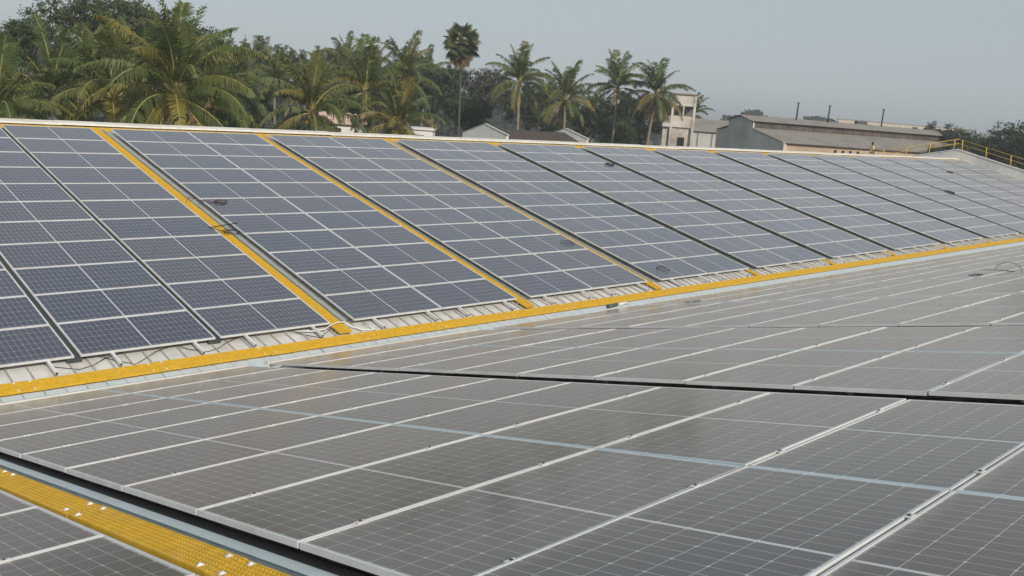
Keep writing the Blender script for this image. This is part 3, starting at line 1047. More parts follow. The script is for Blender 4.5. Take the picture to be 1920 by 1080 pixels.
obj('balcony_wall', box_mesh('balcony_wall', (-HW - 0.95, -HW - 0.16, 0.2, 0.6, GZ, 3.49), TOWERW), tw)
obj('back_wall', box_mesh('back_wall', (-HW + 0.2, HW - 0.2, 2.05, 2.15, 4.87, 6.0), mat_plain('shaded stair wall', (0.16, 0.17, 0.15), 0.9)), tw)  # the shade inside the landing is put into its dark colour
bm = bmesh.new()
add_box(bm, -HW + 0.15, -HW + 0.23, 2.26, 2.30, 4.86, 6.05)
obj('back_post', mesh_from(bm, 'back_post', TOWERW), tw)

# low white gabled house with dark roof
wh = obj('gabled_house', None)
tag(wh, 'low white house with gable parapets and dark brown roof just behind the ridge', 'house')
yc, hw, px0, px1 = 48.0, 3.0, 57.3, 68.3
for xx in (px0, px1):
    bm = bmesh.new()
    add_prism(bm, [(xx, yc - hw, GZ), (xx, yc - hw, 1.55), (xx, yc - hw, 1.85), (xx, yc, 2.66), (xx, yc + hw, 1.65), (xx, yc + hw, GZ)], (0.26, 0, 0))
    obj('gable_wall', mesh_from(bm, 'gable_wall', WHITEW), wh)
for sg in (-1, 1):
    bm = bmesh.new()
    fold_sheet(bm, (px0 + 0.28, yc, 2.24), (px1 - 0.02, yc, 2.24), (px1 - 0.02, yc + sg * (hw + 0.3), 1.05), (px0 + 0.28, yc + sg * (hw + 0.3), 1.05), 34, 0.07)
    obj('roof', mesh_from(bm, 'roof', DARKROOF, False), wh)
bm = bmesh.new()
add_box(bm, px0 + 0.28, px1 - 0.02, yc - hw + 0.1, yc - hw + 0.3, GZ, 1.0)
add_box(bm, px0 + 0.28, px1 - 0.02, yc + hw - 0.3, yc + hw - 0.1, GZ, 1.0)
obj('side_wall', mesh_from(bm, 'side_wall', WHITEW), wh)
COPE = mat_plain('grey coping', (0.45, 0.45, 0.43), 0.8)
for xx in (px0 - 0.04, px1 - 0.04):
    bm = bmesh.new()
    for sg in (-1, 1):
        a = Vector((xx, yc, 2.665))
        b = Vector((xx, yc + sg * (hw + 0.1), 1.85 if sg < 0 else 1.64))
        add_prism(bm, [a, b, b + Vector((0, 0, 0.07)), a + Vector((0, 0, 0.07))], (0.34, 0, 0))
    obj('coping', mesh_from(bm, 'coping', COPE), wh)

# long white building far right
lw = obj('white_block', None)
tag(lw, 'long low cream building far behind the shed roof on the right', 'building')
a, b = Vector((134.5, 52.0, 0)), Vector((142.0, 35.5, 0))
dv = (b - a).normalized()
nv = Vector((dv.y, -dv.x, 0))
bm = bmesh.new()
add_prism(bm, [a + Vector((0, 0, GZ)), b + Vector((0, 0, GZ)), b + Vector((0, 0, 6.05)), a + Vector((0, 0, 6.30))], -nv * 6)
obj('wall', mesh_from(bm, 'wall', mat_plain('cream plaster', (0.66, 0.60, 0.50), 0.85)), lw)
bm = bmesh.new()
add_prism(bm, [a + Vector((0, 0, 6.31)) - dv * 0.3, b + Vector((0, 0, 6.06)) + dv * 0.3, b + Vector((0, 0, 6.18)) + dv * 0.3, a + Vector((0, 0, 6.43)) - dv * 0.3], -nv * 6.2)
obj('roof_slab', mesh_from(bm, 'roof_slab', mat_plain('brown slab', (0.34, 0.27, 0.23), 0.9)), lw)
win = box_mesh('window', (-0.35, 0.35, -0.05, 0.05, -0.3, 0.3), DARKIN)
for k in range(5):
    q = a.lerp(b, 0.60 + 0.085 * k) + nv * 0.0 + Vector((0, 0, 5.65))
    obj('window', win, lw, q, (0, 0, math.atan2(dv.y, dv.x)))
wt = obj('water_tank', box_mesh('water_tank', (-0.75, 0.75, -0.6, 0.6, 0, 1.1), mat_plain('dark green tank', (0.06, 0.085, 0.085), 0.6), 0.08), None, (126.9, 44.9, 5.05), (0, 0, -0.8))
tag(wt, 'dark green rectangular tank at the left end of the cream building', 'tank')
st_ = obj('tank_stand', box_mesh('tank_stand', (-0.9, 0.9, -0.75, 0.75, GZ, 5.04), GREYWALL), None, (126.9, 44.9, 0), (0, 0, -0.8))
tag(st_, 'grey concrete block carrying the dark green tank behind the shed', 'tank stand')

# glimpsed houses among the palms
for i, (x, y, z, w, m_, rm, lab) in enumerate([(50.5, 61.5, 1.9, 4.0, WHITEW, mat_plain('pale pink roof', (0.58, 0.42, 0.34), 0.8), 'small pale house with pinkish roof half hidden behind the central palms'),
                                               (60.2, 61.0, 1.6, 2.8, WHITEW, WHITEW, 'small white flat roofed hut between the palms and the dark trees')]):
    h_ = obj('small_house', None, None, (x, y, 0), (0, 0, -0.75))
    tag(h_, lab, 'house')
    obj('wall', box_mesh('wall', (-w / 2, w / 2, -2, 2, GZ, z - 0.2), m_), h_)
    bm = bmesh.new()
    if i == 0:
        add_prism(bm, [(-w / 2 - 0.4, -2.4, z - 0.3), (-w / 2 - 0.4, 0, z + 0.75), (-w / 2 - 0.4, 2.4, z - 0.3)], (w + 0.8, 0, 0))
    else:
        add_box(bm, -w / 2 - 0.2, w / 2 + 0.2, -2.2, 2.2, z - 0.19, z)
    obj('roof', mesh_from(bm, 'roof', rm), h_)
    obj('window', box_mesh('window', (-0.5, 0.5, -2.04, -1.98, z - 1.6, z - 0.7), DARKIN), h_)

# thin aerial mast
bm = bmesh.new()
add_tube(bm, [(0, 0, 0), (0.05, 0, 19.2)], [0.06, 0.03], 6)
for k in range(4):
    add_box(bm, -0.25, 0.30, -0.015, 0.015, 15.5 + k * 0.7, 15.53 + k * 0.7)
tag(obj('aerial_mast', mesh_from(bm, 'aerial_mast', STACK), None, (51.5, 82.6, GZ)), 'thin dark aerial mast rising above the palms right of the biggest palm', 'mast')

# ------------------------------------------------------------------ vegetation
def leaf_material(name, c0, c1, c2, trans=0.35, scale=0.5):
    m = NT(name)
    pv = m.pos()
    nz = m.noise(scale, 4.0, 0.6, pv)
    rr = m.rand()
    c = m.mix(m.mapr(nz, 0.35, 0.65, 0, 1), c0, c1)
    c = m.mix(m.mapr(rr, 0.45, 1.0, 0.0, 0.85), c, c2)
    d = m.n('ShaderNodeBsdfPrincipled')
    m.l(c, d.inputs['Base Color'])
    d.inputs['Roughness'].default_value = 0.5
    d.inputs['Specular IOR Level'].default_value = 0.35
    t = m.n('ShaderNodeBsdfTranslucent')
    m.l(c, t.inputs['Color'])
    mx = m.n('ShaderNodeMixShader')
    mx.inputs[0].default_value = trans
    m.l(d.outputs[0], mx.inputs[1])
    m.l(t.outputs[0], mx.inputs[2])
    m.l(mx.outputs[0], m.out.inputs['Surface'])
    return m.m


FROND = leaf_material('coconut frond green', (0.072, 0.112, 0.038), (0.130, 0.165, 0.052), (0.21, 0.205, 0.062))
FROND_Y = leaf_material('yellowing frond', (0.19, 0.18, 0.045), (0.27, 0.23, 0.06), (0.24, 0.18, 0.06))
FROND_D = leaf_material('dry brown frond', (0.20, 0.13, 0.065), (0.28, 0.19, 0.09), (0.16, 0.10, 0.05), 0.2)
FROND_F = leaf_material('distant palm green', (0.055, 0.080, 0.035), (0.085, 0.110, 0.042), (0.12, 0.13, 0.05), 0.25)
RACHIS = mat_plain('pale leaf stalk', (0.30, 0.27, 0.09), 0.6)
LEAF1 = leaf_material('dark broad leaves', (0.030, 0.050, 0.020), (0.055, 0.080, 0.028), (0.075, 0.095, 0.032), 0.25)
LEAF2 = leaf_material('mid green leaves', (0.050, 0.085, 0.028), (0.095, 0.130, 0.040), (0.075, 0.11, 0.035), 0.3)
LEAF3 = leaf_material('brownish dry leaves', (0.075, 0.062, 0.042), (0.105, 0.085, 0.055), (0.07, 0.07, 0.04), 0.2)
BARK = mat_plain('grey brown bark', (0.17, 0.14, 0.11), 0.9, 0.0, 0.25, 3.0)
PBARK = mat_plain('ringed palm trunk', (0.24, 0.20, 0.16), 0.9, 0.0, 0.25, 6.0)
NUT = mat_plain('yellow coconut', (0.50, 0.34, 0.03), 0.5)
FIBRE = mat_plain('brown palm fibre', (0.15, 0.10, 0.06), 0.95)


def frond_mesh(name, length, e0, e1, seed, m, nleaf=72, droop=0.60, leaf=1.0):
    """pinnate frond: stalk curves from elevation e0 at the base to e1 at the tip, leaflets hang to both sides"""
    q = random.Random(seed)
    bm = bmesh.new()
    n = 16
    pts = [Vector((0, 0, 0))]
    side = q.uniform(-0.25, 0.25)
    for k in range(n):
        t = (k + 0.5) / n
        e = e0 + (e1 - e0) * t ** 1.25
        az = side * t * t
        pts.append(pts[-1] + Vector((math.cos(e) * math.cos(az), math.cos(e) * math.sin(az), math.sin(e))) * (length / n))
    add_tube(bm, pts, [0.055 * (1 - 0.9 * k / n) + 0.006 for k in range(n + 1)], 5, True, 1)
    torn = [(q.uniform(0.3, 0.95), q.choice((-1, 1)), q.uniform(0.008, 0.03)) for _ in range(3)]
    wob = q.uniform(0, 6.28)
    for k in range(nleaf):
        t = 0.16 + 0.84 * (k + 0.3 * q.random()) / nleaf
        fi = min(t * n, n - 0.001)
        i = int(fi)
        p = pts[i].lerp(pts[i + 1], fi - i)
        tan = (pts[i + 1] - pts[i]).normalized()
        sd = tan.cross(Vector((0, 0, 1)))
        sd = sd.normalized() if sd.length > 1e-3 else Vector((0, 1, 0))
        up = sd.cross(tan)
        ll = leaf * (0.35 + 0.65 * math.sin(math.pi * min(1, (t * 0.92 + 0.10))) ** 0.7) * q.uniform(0.85, 1.1)
        for sgn in (-1, 1):
            if q.random() < 0.05 or any(abs(t - a_) < w_ and sgn == g_ for a_, g_, w_ in torn):
                continue
            dr = min(0.95, max(0.1, droop + 0.22 * math.sin(t * 11 + wob + sgn) + q.gauss(0, 0.08)))
            d0 = (sd * sgn * 0.80 + tan * 0.55 + up * q.uniform(-0.12, 0.22)).normalized()
            d1 = (d0 * (1 - dr) + Vector((0, 0, -1)) * dr * q.uniform(0.9, 1.5)).normalized()
            w = tan * (0.029 * q.uniform(0.8, 1.2) + 0.010)
            a = p
            b_ = p + d0 * ll * 0.45
            c_ = b_ + d1 * ll * 0.55
            v = [bm.verts.new(x) for x in (a - w * 0.5, a + w * 0.5, b_ + w, b_ - w, c_ + w * 0.15, c_ - w * 0.15)]
            bm.faces.new((v[0], v[1], v[2], v[3]))
            bm.faces.new((v[3], v[2], v[4], v[5]))
    return mesh_from(bm, name, [m, RACHIS], False)


R = math.radians
FRONDS = {}
for key, m in (('g', FROND), ('y', FROND_Y)):
    FRONDS[key] = []
    for v_ in range(2):
        k_ = v_ * 20
        j_ = -6 * v_
        FRONDS[key].append([frond_mesh('frond', 4.4, R(86), R(55 + j_), 1 + k_, m, droop=0.30), frond_mesh('frond', 4.6, R(76), R(15 + j_), 2 + k_, m, droop=0.40),
                            frond_mesh('frond', 4.7, R(62), R(-20 + j_), 3 + k_, m), frond_mesh('frond', 4.8, R(48), R(-38 + j_), 4 + k_, m),
                            frond_mesh('frond', 4.7, R(32), R(-55 + j_), 5 + k_, m), frond_mesh('frond', 4.5, R(14), R(-70 + j_), 6 + k_, m, droop=0.65),
                            frond_mesh('frond', 4.2, R(-8), R(-84), 7 + k_, m, droop=0.75), frond_mesh('frond', 4.6, R(40), R(-48 + j_), 8 + k_, m)])
DRY = [frond_mesh('frond', 3.9, R(-25), R(-88), 9, FROND_D, 36, 0.85, 0.7), frond_mesh('frond', 3.6, R(-50), R(-90), 10, FROND_D, 34, 0.85, 0.6)]


def trunk_mesh(name, base, h, r0, r1, lean, m, seg=10):
    bm = bmesh.new()
    n = 14
    pts, rad = [], []
    for k in range(n + 1):
        t = k / n
        pts.append((lean[0] * (t * t - 1) , lean[1] * (t * t - 1), base + (h - base) * t))
        rad.append(r0 + (r1 - r0) * t + (0.10 * max(0, 0.12 - t) / 0.12) + 0.012 * (k % 2))
    add_tube(bm, pts, rad, seg)
    return mesh_from(bm, name, m)


def coconut_palm(x, y, z, label, nf=24, scale=1.0, seed=0, yellow=0.2, dry=2, nuts=True, lean=None, group='coconut palms behind the ridge'):
    q = random.Random(seed * 7 + 3)
    root = obj('coconut_palm', None, None, (x, y, z))
    tag(root, label, 'palm tree', group)
    ln = lean or (q.uniform(-1.2, 1.2), q.uniform(-1.2, 1.2))
    obj('trunk', trunk_mesh('trunk', GZ - z, -0.1, 0.20 * scale, 0.13 * scale, ln, PBARK), root)
    ga = 2.39996
    for k in range(nf):
        t = k / (nf - 1)
        idx = min(6, int(t * 7))
        if idx == 4 and q.random() < 0.5:
            idx = 7
        key = 'y' if q.random() < yellow * (0.1 + 1.0 * t * t) else 'g'
        s = scale * q.uniform(0.86, 1.08)
        obj('frond', FRONDS[key][q.randrange(2)][idx], root, (0, 0, 0.25 * (1 - t) * scale), (q.uniform(-0.1, 0.1), q.uniform(-0.12, 0.10), k * ga + q.uniform(-0.3, 0.3)), (s, s, s))
    for k in range(dry):
        s = scale * q.uniform(0.8, 1.0)
        obj('dry_frond', DRY[k % 2], root, (0, 0, -0.1), (0, 0, q.uniform(0, 6.28)), (s, s, s))
    if nuts:
        bm = bmesh.new()
        for k in range(16):
            a = q.uniform(0, 6.28)
            rr = q.uniform(0.15, 0.42)
            mt = Matrix.Translation((rr * math.cos(a), rr * math.sin(a), -0.25 - q.random() * 0.5)) @ Matrix.Scale(1.25, 4, (0, 0, 1))
            bmesh.ops.create_icosphere(bm, subdivisions=1, radius=0.115, matrix=mt)
        obj('coconuts', mesh_from(bm, 'coconuts', NUT), root)
    bm = bmesh.new()
    add_tube(bm, [(0, 0, -0.5), (0, 0, -0.1), (0, 0, 0.35)], [0.15 * scale, 0.28 * scale, 0.12 * scale], 8)
    obj('crown_fibre', mesh_from(bm, 'crown_fibre', FIBRE), root)
    return root


PALMS = [
    (18.8, 27.4, 3.6, 'biggest coconut palm with yellow coconuts, nearest behind the far ridge', 34, 1.05, 1, 0.85, 3),
    (19.2, 35.9, 3.0, 'large coconut palm just left of the biggest palm, in front of the rain tree', 26, 1.0, 2, 0.30, 2),
    (12.3, 31.6, 2.0, 'yellowish coconut palm cut off by the left edge of the picture', 24, 0.80, 3, 0.45, 3),
    (17.6, 40.7, 2.9, 'dull coconut palm second from the left edge of the picture', 22, 0.95, 4, 0.25, 2),
    (32.8, 38.1, 3.0, 'drooping coconut palm low beside the pinkish roof', 24, 0.95, 5, 0.25, 3),
    (35.0, 52.9, 4.0, 'coconut palm between the biggest palm and the aerial mast', 22, 0.95, 6, 0.15, 2),
    (42.5, 46.0, 4.6, 'full coconut palm in the middle of the left palm group', 26, 1.0, 7, 0.22, 2),
    (55.8, 58.6, 6.3, 'tall coconut palm left of the lone fan palm', 24, 1.0, 8, 0.15, 2),
    (39.8, 38.0, 2.4, 'low yellow drooping coconut palm right at the ridge, left of the white hut', 22, 0.85, 9, 1.0, 4),
    (68.6, 55.4, 6.8, 'coconut palm first to the right of the lone fan palm', 24, 1.0, 10, 0.20, 2),
    (76.5, 55.9, 5.4, 'coconut palm with hanging yellow fronds above the gabled house', 26, 1.0, 11, 0.8, 3),
    (84.9, 55.4, 7.4, 'tall green coconut palm left of the tower palm pair', 24, 0.98, 12, 0.12, 3),
    (84.5, 49.4, 6.8, 'coconut palm with browning fronds beside the concrete tower', 24, 1.0, 13, 0.35, 6),
    (111.3, 62.6, 5.2, 'dark palm partly hidden right behind the concrete tower', 22, 0.72, 14, 0.05, 1),
    (25.0, 46.5, 3.8, 'palm top rising behind the biggest palm on its left', 22, 1.0, 15, 0.25, 1),
    (28.0, 43.0, 3.0, 'palm right behind the biggest palm, its right neighbour', 22, 1.0, 16, 0.2, 2),
    (22.9, 51.6, 3.4, 'palm below the rain tree at the upper left', 20, 0.95, 17, 0.2, 1),
    (49.5, 72.3, 4.6, 'palm standing behind the drooping palm near the pinkish roof', 20, 0.95, 18, 0.1, 1),
    (60.3, 77.4, 6.0, 'palm behind the full palm of the left group', 20, 0.95, 19, 0.1, 1),
    (66.8, 85.2, 8.0, 'distant palm peeping over the full palm of the left group', 20, 0.95, 20, 0.1, 1),
    (75.1, 79.0, 7.6, 'distant palm between the tall palm and the lone fan palm', 18, 0.9, 22, 0.1, 1),
]
for p in PALMS:
    coconut_palm(p[0], p[1], p[2], p[3], p[4], p[5], p[6], p[7], p[8], p[6] in (1, 2, 3, 5, 9, 11), (1.6, -0.8) if p[6] == 1 else None)

# far-off palms: too small for their fronds to be told apart, crown in one mesh
def far_crown(seed):
    q = random.Random(seed)
    bm = bmesh.new()
    for k in range(20):
        t = k / 19
        src = FRONDS['g'][k % 2][min(6, int(t * 7))]
        tmp = bmesh.new()
        tmp.from_mesh(src)
        rot = Matrix.Rotation(k * 2.4 + q.uniform(-.3, .3), 4, 'Z')
        tmp.transform(rot)
        me = bpy.data.meshes.new('tmp')
        tmp.to_mesh(me)
        tmp.free()
        bm.from_mesh(me)
        bpy.data.meshes.remove(me)
    return mesh_from(bm, 'crown', [FROND_F, RACHIS], False)


FAR_CROWN = [far_crown(s) for s in (31, 32, 33)]
FAR_TRUNK = trunk_mesh('trunk', -18.0, 0.0, 0.2, 0.13, (0.7, 0.5), PBARK, 6)
fq = random.Random(77)
FARP = [(62.8, 99.3, 6.9), (63.3, 93.2, 5.7), (73.2, 104.8, 6.7), (80.5, 112.0, 7.4), (56.0, 96.0, 6.0), (70.0, 112.0, 6.6), (88.0, 118.0, 7.6), (50.0, 88.0, 5.4),
        (60.0, 108.0, 6.4), (78.0, 98.0, 6.8), (52.5, 104.0, 5.9), (92.0, 104.0, 6.9), (45.0, 90.0, 5.2), (84.0, 126.0, 7.8), (98.0, 122.0, 7.4)]
for i, (x, y, z) in enumerate(FARP):
    r = obj('coconut_palm', None, None, (x, y, z))
    tag(r, 'small hazy palm in the distant palm grove between the aerial mast and the tall palm', 'palm tree', 'distant palm grove')
    s = fq.uniform(0.85, 1.1)
    obj('crown', FAR_CROWN[i % 3], r, (0, 0, 0), (0, 0, fq.uniform(0, 6.28)), (s, s, s))
    obj('trunk', FAR_TRUNK, r)

# lone fan palm (palmyra): stiff round fan leaves on stalks in a ball
def fan_mesh(name, seed, m, rad=0.95, stalk=0.95, spread=R(235)):
    q = random.Random(seed)
    bm = bmesh.new()
    add_tube(bm, [(0, 0, 0), (stalk * 0.5, 0, 0.02), (stalk, 0, 0)], [0.045, 0.03, 0.02], 5, True, 1)
    c = Vector((stalk, 0, 0))
    nb = 22
    for k in range(nb):
        a = -spread / 2 + spread * k / (nb - 1)
        r_ = rad * (1 - 0.16 * abs(2 * k / (nb - 1) - 1)) * q.uniform(0.9, 1.05)
        d = Vector((math.cos(a), math.sin(a), -0.06 + 0.05 * (k % 2)))
        sd = Vector((-math.sin(a), math.cos(a), 0))
        wv = 0.075
        v = [bm.verts.new(x) for x in (c, c + d * r_ * 0.62 + sd * wv, c + d * r_ + Vector((0, 0, -0.10)), c + d * r_ * 0.62 - sd * wv)]
        bm.faces.new(v)
    return mesh_from(bm, name, [m, RACHIS], False)


FAN_G = leaf_material('fan leaf green', (0.070, 0.100, 0.040), (0.115, 0.145, 0.052), (0.16, 0.165, 0.065), 0.2)
FAN_B = leaf_material('fan leaf dry', (0.19, 0.145, 0.075), (0.25, 0.19, 0.10), (0.13, 0.12, 0.055), 0.2)
fan_g = [fan_mesh('fan_leaf', s, FAN_G) for s in (1, 2, 3)]
fan_b = [fan_mesh('fan_leaf', s, FAN_B, 0.85, 0.8) for s in (4, 5)]
fp = obj('fan_palm', None, None, (62.0, 57.4, 10.3))
tag(fp, 'tall lone fan palm with a round crown on a thin straight trunk against the sky', 'palm tree')
obj('trunk', trunk_mesh('trunk', GZ - 10.3, 0.0, 0.13, 0.085, (-0.1, 0.4), mat_plain('dark palm trunk', (0.10, 0.085, 0.075), 0.9)), fp)
q = random.Random(5)
for k in range(30):
    t = (k + 0.5) / 30
    el = math.asin(max(-0.55, min(0.98, 1.0 - 1.55 * t)))
    obj('fan_leaf', q.choice(fan_g), fp, (0, 0, 0.25), (q.uniform(-0.9, 0.9), -el, k * 2.39996), (1.12, 1.05, 1.12))
for k in range(24):
    el = R(-12 - 62 * (k / 23))
    s = q.uniform(1.0, 1.3)
    obj('dry_fan_leaf', q.choice(fan_b if k > 9 else fan_g), fp, (0, 0, 0.05 - 0.9 * (k / 23)), (q.uniform(-0.8, 0.8), -el, k * 2.39996), (s, s, s))


# broad-leaved trees
def crown_mesh(name, seed, rx, ry_, rz_, nclump, nleaf, size, m, lobes=7, flat=0.0):
    q = random.Random(seed)
    bm = bmesh.new()
    lob = []
    for k in range(lobes):
        a = q.uniform(0, 6.28)
        e = q.uniform(-0.4, 1.0)
        rr = q.uniform(0.30, 0.62)
        lob.append((Vector((math.cos(a) * rr * rx, math.sin(a) * rr * ry_, (e * 0.55 + flat) * rz_)), q.uniform(0.36, 0.58)))
    for c in range(nclump):
        lc, lr = q.choice(lob)
        d = Vector((q.gauss(0, 1), q.gauss(0, 1), q.gauss(0.15, 1))).normalized()
        rad = lr * (0.55 + 0.5 * q.random() ** 0.5)
        cc = lc + Vector((d.x * rx, d.y * ry_, d.z * rz_)) * rad
        cs = size * q.uniform(1.6, 3.4)
        for k in range(nleaf):
            o = Vector((q.gauss(0, 1), q.gauss(0, 1), q.gauss(0, 0.7))) * cs * 0.45
            nn = (d * 0.8 + Vector((q.gauss(0, .6), q.gauss(0, .6), q.gauss(0.5, .6)))).normalized()
            t1 = nn.cross(Vector((q.gauss(0, 1), q.gauss(0, 1), q.gauss(0, 1)))).normalized()
            t2 = nn.cross(t1)
            s = size * q.uniform(0.35, 0.75)
            p = cc + o
            bm.faces.new([bm.verts.new(p + t1 * s), bm.verts.new(p + t2 * s * 0.55), bm.verts.new(p - t1 * s), bm.verts.new(p - t2 * s * 0.55)])
    return mesh_from(bm, name, m, False)


def limbs_mesh(name, seed, h0, rx, rz_, r0):
    """tapered trunk with forking limbs reaching into the crown (crown centre at origin)"""
    q = random.Random(seed)
    bm = bmesh.new()
    fork = Vector((q.uniform(-.4, .4), q.uniform(-.4, .4), -rz_ * 0.75))
    add_tube(bm, [(0, 0, h0), (fork.x * 0.4, fork.y * 0.4, (h0 + fork.z) / 2), fork], [r0 * 1.4, r0, r0 * 0.8], 8)
    for k in range(6):
        a = k * 1.05 + q.uniform(-.3, .3)
        end = Vector((math.cos(a) * rx * 0.62, math.sin(a) * rx * 0.62, q.uniform(-0.1, 0.45) * rz_))
        mid = fork.lerp(end, 0.5) + Vector((q.uniform(-.3, .3), q.uniform(-.3, .3), 0.12 * rz_))
        add_tube(bm, [fork, mid, end], [r0 * 0.6, r0 * 0.36, r0 * 0.12], 6)
        for j in range(2):
            e2 = mid + Vector((q.uniform(-1, 1) * rx * 0.4, q.uniform(-1, 1) * rx * 0.4, rz_ * q.uniform(0.2, 0.5)))
            add_tube(bm, [mid, mid.lerp(e2, 0.5) + Vector((0, 0, 0.15)), e2], [r0 * 0.3, r0 * 0.2, r0 * 0.08], 5)
    return mesh_from(bm, name, BARK)


CR = {
    'rain': crown_mesh('crown', 41, 8.0, 8.0, 3.4, 520, 42, 0.24, LEAF1, 12, 0.1),
    'dark': crown_mesh('crown', 42, 4.6, 4.6, 4.2, 420, 38, 0.23, LEAF1, 9),
    'dark2': crown_mesh('crown', 43, 4.4, 4.4, 3.6, 420, 38, 0.23, LEAF1, 8),
    'mid': crown_mesh('crown', 44, 4.0, 4.0, 3.4, 420, 38, 0.22, LEAF2, 8),
    'brown': crown_mesh('crown', 45, 4.2, 4.2, 3.4, 220, 22, 0.26, LEAF3, 8),
}
LB = {'rain': limbs_mesh('trunk', 51, -16.0, 8.0, 3.4, 0.45), 'dark': limbs_mesh('trunk', 52, -13.5, 4.6, 4.2, 0.28), 'dark2': limbs_mesh('trunk', 53, -13.5, 4.4, 3.6, 0.26),
      'mid': limbs_mesh('trunk', 54, -13.5, 4.0, 3.4, 0.24), 'brown': limbs_mesh('trunk', 55, -13.5, 4.2, 3.4, 0.26)}


def tree(kind, x, y, z, label, s=1.0, rz_=0.0, group='broad-leaved trees behind the ridge'):
    r = obj('broadleaf_tree', None, None, (x, y, z), (0, 0, rz_), (s, s, s))
    tag(r, label, 'tree', group)
    obj('crown', CR[kind], r)
    obj('trunk', LB[kind], r)
    return r


tree('rain', 30.0, 65.5, 7.9, 'wide dark rain tree rising behind the palms at the upper left', 0.85, 0.4)
tree('rain', 36.5, 71.0, 7.2, 'right part of the wide dark canopy above the biggest palm', 0.85, 2.1)
TREES = [
    ('mid', 23.0, 62.5, 6.3, 'light green tree crown on the left shoulder of the rain tree', 0.62),
    ('dark', 20.0, 66.0, 2.2, 'dark tree at the upper left edge behind the palms', 0.95),
    ('dark2', 40.0, 68.0, 0.2, 'dark low tree behind the palm right of the biggest palm', 1.0),
    ('dark', 49.1, 78.8, 0.8, 'dark tree under the aerial mast', 1.0),
    ('dark2', 58.2, 69.8, 2.6, 'dark tree behind the low yellow drooping palm', 1.0),
    ('dark', 66.9, 73.5, 4.6, 'dark tree just left of the fan palm trunk', 1.0),
    ('brown', 81.8, 75.0, 5.9, 'brownish thin-leaved tree just right of the fan palm trunk', 1.05),
    ('dark2', 76.0, 79.0, 5.4, 'dark tree directly behind the fan palm trunk', 1.1),
    ('mid', 84.4, 86.0, 7.6, 'round small green crown peeping out behind the fan palm', 0.45),
    ('dark', 89.1, 74.0, 4.6, 'dark tree behind the first palm right of the fan palm', 1.0),
    ('dark', 93.0, 67.5, 3.6, 'dark tree behind the gabled house and its palm', 1.0),
    ('mid', 92.0, 60.5, 1.4, 'fresh green bushy tree left of the concrete tower', 0.95),
    ('dark2', 96.5, 60.5, 4.0, 'dark tree behind the tower palm pair', 1.0),
    ('mid', 82.0, 62.0, 0.6, 'green bushy tree right of the gabled house', 0.8),
    ('dark2', 72.0, 66.5, 2.4, 'dark tree above the left gable of the gabled house', 0.9),
    ('dark', 118.6, 24.0, 3.2, 'dark tree right of the shed above the yellow railing', 1.0),
    ('dark2', 113.0, 17.5, 2.8, 'dark tree at the right edge of the picture', 1.0),
    ('brown', 124.0, 20.0, 5.2, 'thin bare-topped tree above the trees at the right edge', 0.9),
    ('dark2', 108.5, 25.0, 1.6, 'dark low tree in front of the right end of the shed', 0.75),
    ('dark', 122.0, 30.0, 3.0, 'dark tree just beyond the right end of the shed', 0.9),
    ('dark', 32.0, 60.0, 0.4, 'dark tree low behind the palms left of the biggest palm', 0.95),
    ('mid', 45.0, 60.0, -0.6, 'green tree low between the drooping palm and the biggest palm', 0.85),
    ('dark', 14.0, 56.0, 0.6, 'dark tree low at the left edge behind the palms', 0.95),
    ('dark2', 100.5, 66.0, 3.0, 'dark tree behind the concrete tower', 0.8),
]
tq = random.Random(3)
for k, x, y, z, lab, s in TREES:
    tree(k, x, y, z, lab, s, tq.uniform(0, 6.28))

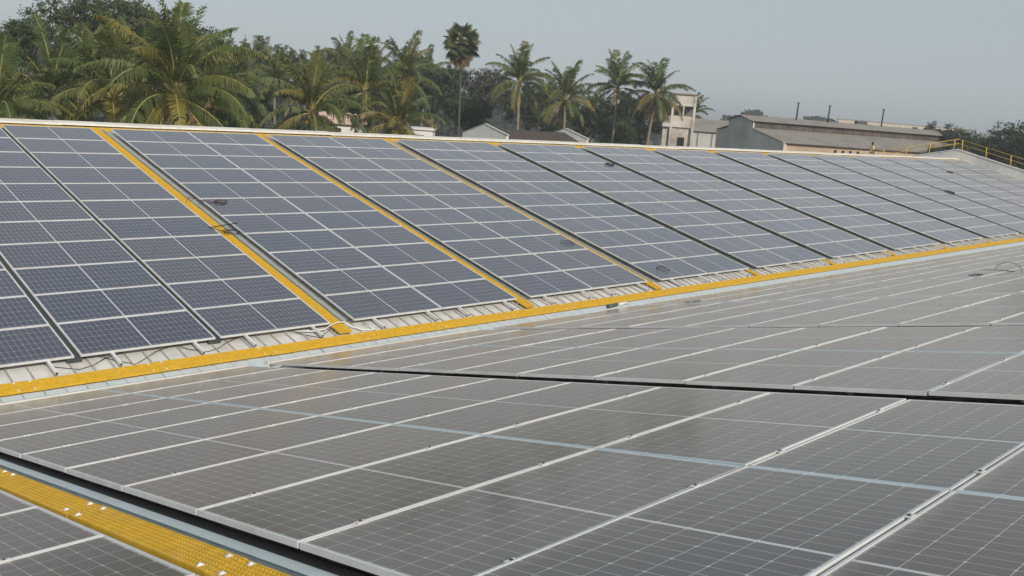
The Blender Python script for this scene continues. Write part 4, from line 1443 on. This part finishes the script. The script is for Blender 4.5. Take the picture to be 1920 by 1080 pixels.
# far wooded strip closing the horizon
def strip(name, label, a, b, h, seed, n, size, m):
    q = random.Random(seed)
    bm = bmesh.new()
    a, b = Vector(a), Vector(b)
    L_ = (b - a).length
    nv_ = Vector((-(b - a).y, (b - a).x, 0)).normalized()
    for k in range(n):
        t = q.random()
        top_ = h * (0.72 + 0.22 * math.sin(t * L_ * 0.05 + seed) + 0.14 * math.sin(t * L_ * 0.19) + 0.08 * math.sin(t * L_ * 0.7))
        z = GZ + top_ * (1 - q.random() ** 1.8 * 0.75)
        p = a.lerp(b, t) + nv_ * q.uniform(-12, 12)
        p.z = z
        nn = Vector((q.gauss(0, 1), q.gauss(0, 1), q.gauss(0.6, 1))).normalized()
        t1 = nn.cross(Vector((q.gauss(0, 1), q.gauss(0, 1), q.gauss(0, 1)))).normalized()
        t2 = nn.cross(t1)
        s = size * q.uniform(0.5, 1.2)
        bm.faces.new([bm.verts.new(p + t1 * s), bm.verts.new(p + t2 * s * 0.7), bm.verts.new(p - t1 * s), bm.verts.new(p - t2 * s * 0.7)])
    o = obj(name, mesh_from(bm, name, m, False))
    tag(o, label, 'woodland', kind='stuff')
    return o


strip('far_woodland', 'hazy bluish woodland on the horizon behind the long shed', (180, 330, 0), (470, 60, 0), 17.3, 3, 30000, 1.5, LEAF1)
strip('far_palm_grove', 'hazy far tree belt behind the palm groves on the left', (-10, 190, 0), (190, 200, 0), 19.0, 5, 22000, 1.3, LEAF1)
strip('undergrowth', 'dense dark undergrowth along the foot of the trees behind the halls', (0, 60, 0), (104, 66, 0), 9.5, 8, 20000, 0.75, LEAF1)

# ------------------------------------------------------------------ haze
hm = bpy.data.materials.new('thin evening haze')
hm.use_nodes = True
hm.node_tree.nodes.clear()
ho = hm.node_tree.nodes.new('ShaderNodeOutputMaterial')
hv = hm.node_tree.nodes.new('ShaderNodeVolumePrincipled')
hv.inputs['Color'].default_value = (0.86, 0.93, 1.0, 1)
hv.inputs['Density'].default_value = 0.0009
hv.inputs['Anisotropy'].default_value = 0.2
hm.node_tree.links.new(hv.outputs[0], ho.inputs['Volume'])
bm = bmesh.new()
add_box(bm, 150 - S - 5, 150 + S + 5, 100 - S - 5, 100 + S + 5, GZ - 1.0, 17.0)
tag(obj('haze', mesh_from(bm, 'haze', hm)), kind='stuff')

# ------------------------------------------------------------------ render settings
scene.render.engine = 'CYCLES'
scene.render.resolution_x = 1024
scene.render.resolution_y = 576
